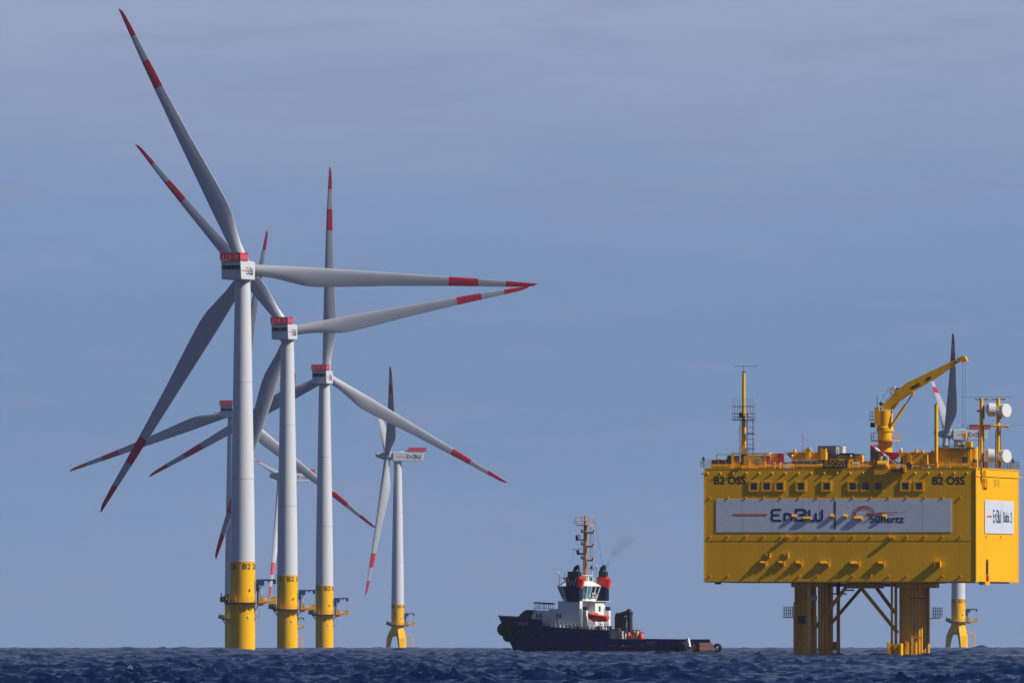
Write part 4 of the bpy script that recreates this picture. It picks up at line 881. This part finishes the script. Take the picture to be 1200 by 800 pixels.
# bow fender
m = MB(); pts = []
for a in np.linspace(-75, 75, 13): pts.append((13.0+4.0*math.cos(R(a)), 3.5*math.sin(R(a)), 3.6))
m.path([(p[0]-1.35, p[1]*.93, 3.75) for p in pts], 1.12, 'rubber', n=12); m.path([(p[0]-1.9, p[1]*.85, 2.5) for p in pts[1:-1]], .75, 'rubber', n=10); m.build('bow_fender', G)
def tyre(x, y, z, r_, ax='Y', name='tyre'):
    m = MB(); pr = [(r_*.45, -.2), (r_*.8, -.24), (r_, -.12), (r_, .12), (r_*.8, .24), (r_*.45, .2), (r_*.45, -.2)]
    m.lathe(pr, 'rubber', axis=ax, n=20); m.build(name, G, Matrix.Translation((x, y, z)))
tyre(-17.8, 5.2, .95, .85); tyre(-19.7, -3.9, .8, .75, 'Y'); tyre(-18.6, 2.6, .85, .6, 'X')
for x in (-11, -2, 4.5): tyre(x, 5.7, 1.0, .45)
# anchor roll / winch hump on the foredeck
m = MB(); m.prism([(10.3, 4.4), (10.3, 6.7), (11.3, 6.85), (12.2, 6.4), (12.9, 5.7), (13.6, 5.5), (13.6, 4.4)], -1.2, 1.2, 'black'); m.tube((11.3, -1.5, 6.0), (11.3, 1.5, 6.0), .8, 'black', n=12).tube((10.4, 0, 6.7), (10.4, 0, 7.4), .05, 'galv', n=5); m.build('bow_winch', G)
# lettering
m = MB(); ya = 4.55
def hull_fr(x0, x1, y0, y1, z, hgt):
    e = Vector((x1-x0, y1-y0, 0)); Ln = e.length; e.normalize(); nn = Vector((e.y, -e.x, 0)) * -1
    if nn.y < 0: nn = -nn
    return lambda x, y, l: Vector((x0, y0, z)) + e*x + Vector((0, 0, y)) + nn*(.06+l)
put_text(m, 'WULF 9', 'grey_paint', hull_fr(11.4, 9.2, 4.3, 5.05, 4.35, .6), 2.3, .55, bold=.03); m.build('lettering', G)
m = MB(); put_text(m, 'WULF 9', 'grey_paint', hull_fr(-11.8, -13.6, 5.68, 5.68, 1.5, .3), 1.8, .3, bold=.02); put_text(m, 'HAMBURG', 'grey_paint', hull_fr(-11.9, -13.5, 5.68, 5.68, 1.12, .2), 1.6, .2); m.build('lettering', G)
# deckhouse
m = MB()
m.box(6.05, 8.8, -3.9, 3.9, 3.32, tz(716.5), 'white_paint'); m.prism([(8.8, 3.32), (9.3, 3.32), (9.3, 5.9), (8.8, tz(716.6))], -3.7, 3.7, 'white_paint')
m.box(4.2, 6.04, -3.9, 3.9, 3.32, tz(713.5), 'white_paint'); m.box(.35, 4.19, -4.6, 4.6, 3.32, tz(704.3), 'white_paint')
m.box(-.9, .34, -1.6, 1.6, 3.32, tz(704.5), 'white_paint'); m.box(6.0, 8.9, -4.0, 4.0, tz(716.5)+.001, tz(716.5)+.12, 'white_paint')
dh = m.build('deckhouse', G)
for x in (8.2, 7.55, 4.6, 3.8): MB().box(x-.17, x+.17, 0, .05, -.3, .3, 'glass_dark').box(x-.23, x+.23, -.02, .02, -.36, .36, 'grey_paint').build('window', dh, Matrix.Translation((0, 3.9 if x > 4.2 else 4.6, tz(721.8))))
MB().box(-.95, -.9, -.5, .5, 3.4, 5.3, 'grey_paint').box(-.95, -.9, -.3, .3, 6.6, 7.4, 'glass_dark').build('door', dh)
# wheelhouse with outward leaning windows
m = MB(); zb, zw, zr = tz(704.3), tz(687.5), tz(681.5)
def ring(x0, x1, hw, ch, z): return [(x0+ch, -hw, z), (x1-ch*1.3, -hw, z), (x1, -hw+ch*1.3, z), (x1, hw-ch*1.3, z), (x1-ch*1.3, hw, z), (x0+ch, hw, z), (x0, hw-ch, z), (x0, -hw+ch, z)]
lev = [ring(.7, 4.7, 2.6, .8, zb), ring(.6, 4.8, 2.7, .8, zb+.35), ring(.1, 5.5, 3.3, 1.0, zw), ring(.0, 5.6, 3.4, 1.0, zw+.1), ring(1.0, 4.6, 2.2, .7, zr), ring(1.0, 4.6, 2.2, .7, zr+.05)]
ks = [m.add(r_) for r_ in lev]
for li, (a, b) in enumerate(zip(ks, ks[1:])):
    for i in range(8):
        j = (i+1) % 8
        if li == 1: continue
        m.face((a+i, a+j, b+j, b+i), 'white_paint')
m.face([ks[-1]+i for i in range(8)], 'white_paint'); wh = m.build('wheelhouse', G)
A_, B_ = lev[1], lev[2]
for i in range(8):
    j = (i+1) % 8; a, b, c_, d_ = Vector(A_[i]), Vector(A_[j]), Vector(B_[j]), Vector(B_[i]); nseg = 2 if (b-a).length > 1.4 else 1
    if (b-a).length > 2.4: nseg = 3
    for s_ in range(nseg):
        p = [a.lerp(b, s_/nseg), a.lerp(b, (s_+1)/nseg), d_.lerp(c_, (s_+1)/nseg), d_.lerp(c_, s_/nseg)]
        cen = (p[0]+p[1]+p[2]+p[3])/4; inn = [cen + (q-cen)*.985 for q in p]
        q = MB(); k = q.add(inn); q.face((k, k+1, k+2, k+3), 'glass_teal' if (i in (2, 3, 4, 5) or (i == 6 and s_ == 0)) else 'glass_dark')
        ctr = Vector((2.8, 0, 0)); lo = [ctr + (v_-ctr)*.97 for v_ in inn]; k2 = q.add([(v_.x, v_.y, p_.z) for v_, p_ in zip(lo, inn)]); q.face((k2+3, k2+2, k2+1, k2), 'glass_dark')
        pane = q.build('window', wh)
        fr_ = MB(); fr_.tube(p[0], p[3], .085, 'white_paint', n=5); fr_.build('frame', wh) if False else fr_.build('frame', pane)
m = MB(); 
for z_ in (0, .55): m.path([(.3, 1.6, tz(703)+z_*0), (-1.3, 2.2, tz(700)+z_), (-1.3, 3.4, tz(700)+z_), (.2, 3.6, tz(700)+z_)], .05, 'off_white', n=5)
m.path([(-1.3, 2.2, tz(700)), (-1.3, 2.2, tz(694))], .05, 'off_white', n=5); m.path([(-1.3, 3.4, tz(700)), (-1.3, 3.4, tz(694))], .05, 'off_white', n=5); m.path([(-1.3, 3.4, tz(694.5)), (-.9, .6, tz(699.5))], .05, 'off_white', n=5); m.box(-1.3, .4, -3.4, 3.4, zb-.06, zb, 'white_paint')
m.build('railing', wh)
# roof clutter
m = MB(); zz = zr+.05
for x, y, h_, mt in ((4.9, 2.6, 1.0, 'galv'), (4.2, 2.0, 1.4, 'galv'), (3.4, -1.5, 1.2, 'off_white'), (2.4, -2.0, 1.0, 'off_white'), (1.6, 1.9, 1.3, 'galv'), (1.3, -1.8, 1.5, 'off_white')): m.tube((x, y, zz-.9), (x, y, zz+h_), .07, mt, n=6)
m.box(3.6, 5.2, 1.9, 2.1, zz+.5, zz+.58, 'steel_dark').sphere((5.2, 2.6, zz+1.3), .18, 'off_white').sphere((4.2, 2.0, zz+.5), .28, 'galv').box(1.2, 3.4, -2.0, 1.8, zz+.85, zz+.95, 'off_white').box(1.4, 2.0, -.9, .2, zz, zz+.7, 'off_white').box(1.1, 1.5, -2.2, -1.5, zz, zz+.6, 'grey_paint').sphere((1.2, -3.2, zz+2.4), .2, 'off_white').tube((1.2, -3.2, zz-.8), (1.2, -3.2, zz+2.3), .05, 'galv', n=5).tube((1.6, -2.4, zz), (1.6, -2.4, zz+2.1), .04, 'galv', n=5).sphere((1.6, -2.2, zz+2.2), .2, 'steel_dark', sz=1.6).box(1.55, 1.65, -3.4, 4.2, zz+1.9, zz+1.98, 'steel_dark').sphere((1.6, 3.0, zz+1.9), .14, 'off_white')
m.build('roof_gear', wh)
# funnels
for s_ in (1, -1):
    y = 4.15*s_; x = 1.35 if s_ > 0 else .7; z0, z1, z2, z3 = tz(705), tz(687.6), tz(676), tz(669.8)
    fx = 1.35 if s_ > 0 else .55; m = MB(); m.box(-.95, fx, -.62, .62, z0, z1, 'funnel_navy').box(-.95, fx, -.62, .62, z1+.002, z2, 'funnel_navy').box(-.8, fx-.25, -.55, .55, z2+.002, z3, 'black'); fn = m.build('funnel', G, Matrix.Translation((x, y, 0)))
    m = MB(); m.box(-1.0, -.955, -.6, .6, z1-.1, z2+.05, 'funnel_red').box(-1.35, -1.002, -.35, .45, z1-.25, z2-.35, 'funnel_red', rot=Matrix.Rotation(R(-10), 3, 'Y')).box(-.44, fx-.36, *((-.66, -.622) if s_ > 0 else (.622, .66)), z1, z2, 'funnel_red').box(-.95, -.45, -.66, -.622, z1, z2, 'funnel_red').box(-.95, -.45, .622, .66, z1, z2, 'funnel_red').box(fx-.35, fx, .622, .66, z1, z2, 'funnel_red').box(fx-.35, fx, -.66, -.622, z1, z2, 'funnel_red'); m.build('red_band', fn)
    m = MB()
    for sd_ in (s_,):
        e = Vector((-sd_, 0, 0)); m.ribbon([(0, 1), (.22, 0), (.48, .75), (.74, 0), (.96, 1)], .13, 'off_white', (.25+.65*sd_, .63*sd_, z1+.22), e*1.35, Vector((0, 0, 1.1)), (0, sd_, 0), .02)
    m.build('emblem', fn)
    m = MB(); m.path([(.1, 0, z3-.2), (.1, 0, z3+.25), (-.15, 0, z3+.6), (-.6, 0, z3+.8)], .34, 'black', n=10).tube((-.6, .3, z3-.1), (-.8, .3, z3+.4), .14, 'black', n=8); m.build('exhaust_pipe', fn)
    m = MB(); m.box(-.35, .35, -.35, .35, 3.3, tz(715.5), 'white_paint').box(-.32, .32, -.32, .32, tz(715.4), tz(711), 'steel_dark'); m.build('vent_pillar', G, Matrix.Translation((-.35, 4.1*s_, 0)))
# mast
MX, MY = 1.6, 0
m = MB(); zt_ = tz(604.5); zb_ = zr
for dx, dy in ((-.14, -.14), (.14, -.14), (.14, .14), (-.14, .14)): m.tube((MX+dx*2, MY+dy*2, zb_), (MX+dx, MY+dy, zt_-.8), .075, 'mast_ochre', n=5)
m.tube((MX, MY, zb_), (MX, MY, zt_), .17, 'mast_ochre', n=7)
for z in np.arange(zb_+.4, zt_-1, .45): m.box(MX-.22, MX+.22, MY-.22, MY+.22, z, z+.06, 'mast_ochre')
m.tube((MX-.75, MY-.2, tz(618)), (MX-.75, MY-.2, tz(655)), .04, 'mast_ochre', n=5).tube((MX-1.0, MY-.2, tz(618)), (MX-1.0, MY-.2, tz(655)), .03, 'mast_ochre', n=5)
for z in np.arange(tz(655), tz(618), .35): m.box(MX-1.0, MX-.75, -.23, -.17, z, z+.04, 'mast_ochre')
m.path([(MX+.8, .6, zb_), (MX, 0, zb_+1.6)], .1, 'mast_ochre', n=6); ms = m.build('mast', G)
m = MB()
m.box(MX-1.1, MX+1.1, -1.0, 1.0, tz(616.3), tz(615.3), 'mast_ochre')
for x in (-1.2, 1.2):
    for y in (-1.0, 1.0): m.tube((MX+x*.85, y*.85, tz(615.5)), (MX+x, y, tz(606.6)), .045, 'mast_ochre', n=4)
for z, k in ((606.6, 1.2), (611, 1.1)):
    q = [(MX-k, -1, tz(z)), (MX+k, -1, tz(z)), (MX+k, 1, tz(z)), (MX-k, 1, tz(z)), (MX-k, -1, tz(z))]; m.path(q, .04, 'mast_ochre', n=4)
m.build('basket', ms)
m = MB()
for py, s_, ln in ((624, -1, 1.6), (640, -1, 1.5), (656.3, -1, 1.4), (623, 1, .7), (637.5, 1, .7), (654, 1, .7)):
    m.box(MX+min(0, s_*ln), MX+max(0, s_*ln), -.2, .2, tz(py)-.2, tz(py)+.08, 'mast_ochre'); m.tube((MX+s_*ln*.92, 0, tz(py)), (MX+s_*ln*.92, 0, tz(py)+.38), .12, 'steel_dark', n=6)
m.box(MX, MX+1.6, -.1, .1, tz(633.5), tz(632), 'steel_dark').sphere((MX+1.05, .2, tz(629)), .3, 'off_white').tube((MX+1.5, 0, tz(633)), (MX+1.5, 0, tz(627)), .2, 'steel_dark').box(MX+.2, MX+1.2, -.1, .1, tz(650), tz(648), 'steel_dark').tube((MX+1.2, 0, tz(650)), (MX+1.4, 0, tz(645)), .24, 'steel_dark').box(MX+.7, MX+2.3, -.05, .05, tz(644.2), tz(643.6), 'steel_dark')
m.tube((MX+1.9, 0, tz(614)), (MX+1.9, 0, tz(608)), .03, 'steel_dark', n=4).box(MX+1.2, MX+1.9, -.03, .03, tz(613.5), tz(613), 'steel_dark').tube((MX-1.2, 0, tz(610)), (MX-1.7, 0, tz(613)), .04, 'steel_dark', n=4)
m.build('crosstree', ms)
m = MB()
for a, b in (((MX-1.6, 0, tz(612)), (MX-2.2, -2, tz(665))), ((MX+1.9, 0, tz(645)), (MX+2.7, 0, tz(664))), ((MX-1.4, 0, tz(624)), (MX-1.8, 1, tz(665)))): m.tube(a, b, .016, 'steel_dark', n=4)
m.build('stay_wire', ms)
# deck railings & small fittings along the side
m = MB()
def trail(pts, h=1.0, mt='off_white', r_=.035, step=.7):
    for a, b in zip(pts, pts[1:]):
        a, b = Vector(a), Vector(b); n = max(1, int((b-a).length/step))
        for i in range(n+1): p = a.lerp(b, i/n); m.tube(p, p+Vector((0, 0, h)), r_, mt, n=4, caps=False)
        for k in (.5, 1): m.tube(a+Vector((0, 0, h*k)), b+Vector((0, 0, h*k)), r_, mt, n=4, caps=False)
trail([(6.4, 5.3, 4.15), (0, 5.5, 3.75), (-5.2, 5.5, 3.55)]); trail([(6.4, -5.3, 4.15), (-5.2, -5.5, 3.55)]); trail([(8.8, 3.7, tz(716.5)), (8.8, -3.7, tz(716.5))], 1.1, 'galv'); trail([(8.8, 3.7, tz(716.5)), (6.2, 3.8, tz(716.5))], 1.1, 'galv')
m.tube((8.9, 3.7, tz(706.2)), (5.3, 3.6, tz(707.5)), .13, 'steel_dark', n=6); trail([(-5.2, 5.4, 2.15), (-8.0, 5.4, 2.1)], 1.0, 'galv'); m.build('railing', G)
m = MB()
for x in np.arange(-4.5, 6, .62):
    rr_ = random.random(); m.box(x-.1, x+.12, 5.0, 5.25, 3.6, 4.0+.5*rr_, random.choice(['off_white', 'off_white', 'rust', 'grey_paint', 'steel_dark']))
m.box(-5.0, -2.2, 4.0, 4.2, 3.35, 4.3, 'steel_dark').tube((-4.3, 4.8, 3.4), (-3.6, 4.8, 4.7), .06, 'off_white', n=5).tube((-2.9, 4.8, 3.4), (-3.6, 4.8, 4.7), .06, 'off_white', n=5).sphere((-1.2, 5.0, 4.0), .2, 'boat_orange').sphere((1.0, 5.0, 4.1), .16, 'boat_orange'); m.build('deck_fitting', G)
# knuckle boom crane
cx_ = tx(727, 2.0)
m = MB(); m.tube((cx_, 2, 1.05), (cx_, 2, tz(736)), .75, 'grey_paint', n=12).box(cx_-.75, cx_+.75, 1.4, 2.6, tz(739), tz(722.5), 'steel_dark').tube((cx_-.6, 1.3, tz(739)), (cx_-.5, 1.3, tz(724)), .18, 'black', n=8)
kc = m.build('crane_column', G)
m = MB(); xa, xb = cx_+.45, tx(737, 2.0); e1 = Vector((xa, 2, tz(721.5))); e2 = Vector((xb, 2, tz(717.5)))
m.tube(e1, e2, .42, 'steel_dark', n=6).sphere(e1, .5, 'black').sphere(e2, .55, 'black'); e3 = Vector((tx(738, 2), 2, tz(739.5)))
m.tube(e2+Vector((-.1, 0, 0)), e3, .46, 'steel_dark', n=6).tube(e3, e3+Vector((0, 0, -.4)), .25, 'black').tube(e2+Vector((.7, 0, -.3)), e3+Vector((.4, 0, 1.6)), .09, 'galv', n=5).tube(e1+Vector((-.6, 0, -.6)), e2+Vector((.6, 0, -1.6)), .1, 'black', n=5).sphere(e2+Vector((.75, 0, -1.45)), .3, 'black'); m.path([e2+Vector((-.4, 0, .3)), e2+Vector((-.7, 0, -.2)), e2+Vector((-.5, 0, -.6))], .04, 'steel_dark', n=4); m.build('crane_boom', kc)
# towing winch and gear on aft deck
m = MB(); a_ = tx(728, 0); m.box(a_-2.6, a_+1.8, -2.6, 2.6, 1.06, 1.5, 'grey_paint').tube((a_, -2.2, 2.4), (a_, 2.2, 2.4), .95, 'grey_paint', n=14).box(a_-1.0, a_+1.4, 2.3, 2.6, 1.5, tz(738.8), 'grey_paint').box(a_-1.2, a_+1.4, -2.6, -2.3, 1.5, tz(739), 'grey_paint').box(a_-.2, a_+.1, 2.61, 2.75, 1.5, tz(740), 'funnel_red').box(a_+1.6, a_+2.2, 2.5, 3.0, 1.1, tz(741), 'teal').box(a_-1.6, a_-1.3, 2.5, 2.9, 1.1, tz(739.5), 'off_white'); m.build('towing_winch', G)
m = MB()
for k, (pxx, mt) in enumerate(((713.5, 'rust'), (719, 'funnel_red'), (724, 'rust'), (729.5, 'off_white'), (734.5, 'mast_ochre'), (740, 'funnel_red'), (748.5, 'mast_ochre'), (755, 'rust'))):
    x = tx(pxx, 5.6); m.box(x-.24, x+.24, 5.52, 5.62, tz(758.3), tz(756.0), mt)
m.build('freeing_port', G)
m = MB(); x = -18.6; m.box(x-.1, x+.4, 3.9, 4.5, 1.0, 2.3, 'off_white', rot=Matrix.Rotation(R(10), 3, 'Y')); m.prism([(-18.4, .2), (-19.4, .2), (-19.4, .8), (-19.1, 1.65), (-18.4, 1.35)], -3.3, 1.6, 'rust'); m.tube((-19.2, -3.4, .5), (-19.2, 2.4, .5), .45, 'rust', n=12); m.build('stern_roller', G)
# orange buoys and drums standing on the aft deck
for k, (pxx, y, h_, mt, lab) in enumerate(((736.5, 2.9, 2.2, 'boat_orange', 'orange float on the aft deck just under the crane arm'), (746.5, 2.9, 2.45, 'mast_ochre', 'yellow-orange float on the aft deck, second from the crane'), (751, 2.9, 2.1, 'boat_orange', 'bright orange float farthest aft on the tug deck'))):
    x = tx(pxx, y); t = thing('float', lab, 'float', TM @ Matrix.Translation((x, y, 1.05))); MB().lathe([(.01, 0), (.3, .02), (.42, .4), (.42, h_*.7), (.25, h_), (.01, h_+.05)], mt, n=14).build('float_body', t); MB().tube((0, 0, h_), (0, 0, h_+.35), .05, 'steel_dark', n=6).build('post', t)
x = tx(742, 1.2); t = thing('deck_crate', 'grey crate with dark lid on the aft deck between the floats', 'crate', TM @ Matrix.Translation((x, 1.0, 1.05))); MB().box(-1.3, 1.0, -.6, .6, 0, tz(742)-1.05, 'grey_paint').build('crate_body', t); MB().box(-1.5, 1.05, -.65, .65, tz(742)-1.04, tz(741)-1.05, 'steel_dark').build('lid', t)
# rescue boat
x = tx(701, 4.4); t = thing('rescue_boat', 'bright orange rescue boat hanging on the tug behind the wheelhouse', 'rescue boat', TM @ Matrix.Translation((x, 4.5, tz(727.5))))
m = MB(); sec = []
for xx, b, z0, z1 in ((-1.75, .55, .0, .65), (-1.2, .75, -.15, .72), (0, .85, -.15, .85), (.9, .75, -.1, 1.0), (1.5, .4, .2, 1.1), (1.8, .05, .6, 1.15)): sec.append(m.add([(xx, -b, z1), (xx, -b*.9, (z0+z1)/2), (xx, 0, z0), (xx, b*.9, (z0+z1)/2), (xx, b, z1), (xx, b*.6, z1+.12), (xx, -b*.6, z1+.12)]))
for a, b in zip(sec, sec[1:]):
    for i in range(7): j = (i+1) % 7; m.face((a+i, b+i, b+j, a+j), 'boat_orange')
m.face([sec[0]+i for i in range(7)], 'boat_orange'); m.face([sec[-1]+i for i in reversed(range(7))], 'boat_orange'); m.build('boat_hull', t)
MB().prism([(-.1, .7), (.25, 1.25), (.75, .8)], -.45, .45, 'boat_orange').build('console', t)
m = MB(); 
for xx in (-1.2, 1.0): m.path([(xx, -.6, -1.0), (xx, -.6, 1.2), (xx, .1, 1.6)], .06, 'off_white', n=5)
m.build('davit', t)

# ------------------------------------------------------------------ exhaust smoke of the tug, drifting aft
m = MB(); c0 = Vector((tx(709, -4), -4, tz(668))); pr = []
for i in range(9):
    f = i/8; pr.append((c0 + Vector((-2.2*f*2.2, -.6*f, 6.5*f**.9)), .25 + 1.9*f))
for (a, ra), (b, rb) in zip(pr, pr[1:]): pass
n_ = 14; ks = [m.add([p + Vector((r_*math.cos(2*math.pi*i/n_), r_*math.sin(2*math.pi*i/n_), 0)) for i in range(n_)]) for p, r_ in pr]
m.names.append('smoke'); sm_ = bpy.data.materials.new('smoke'); MATS['smoke'] = sm_; sm_.use_nodes = True; t = sm_.node_tree; t.nodes.clear()
o_ = t.nodes.new('ShaderNodeOutputMaterial'); pv = t.nodes.new('ShaderNodeVolumePrincipled'); pv.inputs['Color'].default_value = (.25, .25, .27, 1)
g = t.nodes.new('ShaderNodeTexCoord'); n1 = t.nodes.new('ShaderNodeTexNoise'); n1.inputs['Scale'].default_value = .55; n1.inputs['Detail'].default_value = 3
t.links.new(g.outputs['Object'], n1.inputs['Vector']); mr = t.nodes.new('ShaderNodeMapRange'); mr.inputs[1].default_value = .36; mr.inputs[2].default_value = .7; mr.inputs[4].default_value = .5
t.links.new(n1.outputs['Fac'], mr.inputs[0]); sz_ = t.nodes.new('ShaderNodeSeparateXYZ'); t.links.new(g.outputs['Object'], sz_.inputs[0])
fd = t.nodes.new('ShaderNodeMapRange'); fd.inputs[1].default_value = 13.4; fd.inputs[2].default_value = 18.8; fd.inputs[3].default_value = 1; fd.inputs[4].default_value = 0; t.links.new(sz_.outputs['Z'], fd.inputs[0])
ml = t.nodes.new('ShaderNodeMath'); ml.operation = 'MULTIPLY'; t.links.new(mr.outputs[0], ml.inputs[0]); t.links.new(fd.outputs[0], ml.inputs[1]); t.links.new(ml.outputs[0], pv.inputs['Density']); t.links.new(pv.outputs[0], o_.inputs['Volume'])
for a, b in zip(ks, ks[1:]):
    for i in range(n_): j = (i+1) % n_; m.face((a+i, a+j, b+j, b+i), 'smoke', True)
m.face([ks[0]+i for i in reversed(range(n_))], 'smoke'); m.face([ks[-1]+i for i in range(n_)], 'smoke')
o = m.build('exhaust_smoke'); o.matrix_world = TM; o['kind'] = 'stuff'; o['label'] = 'thin dark exhaust smoke drifting from the right funnel of the tug'; o['category'] = 'smoke'

# ------------------------------------------------------------------ sea haze
HZ = 1.3e-5
if HZ > 0:
    hm = bpy.data.materials.new('haze'); hm.use_nodes = True; t = hm.node_tree; t.nodes.clear(); MATS['haze'] = hm
    o_ = t.nodes.new('ShaderNodeOutputMaterial'); pv = t.nodes.new('ShaderNodeVolumePrincipled'); pv.inputs['Density'].default_value = HZ
    pv.inputs['Color'].default_value = (.62, .74, .95, 1); t.links.new(pv.outputs[0], o_.inputs['Volume'])
    o = MB().box(-12600, 12600, -12600, 12600, -14, 160, 'haze').build('haze'); o['kind'] = 'stuff'; o['label'] = 'faint pale haze over the whole sea'; o['category'] = 'haze'
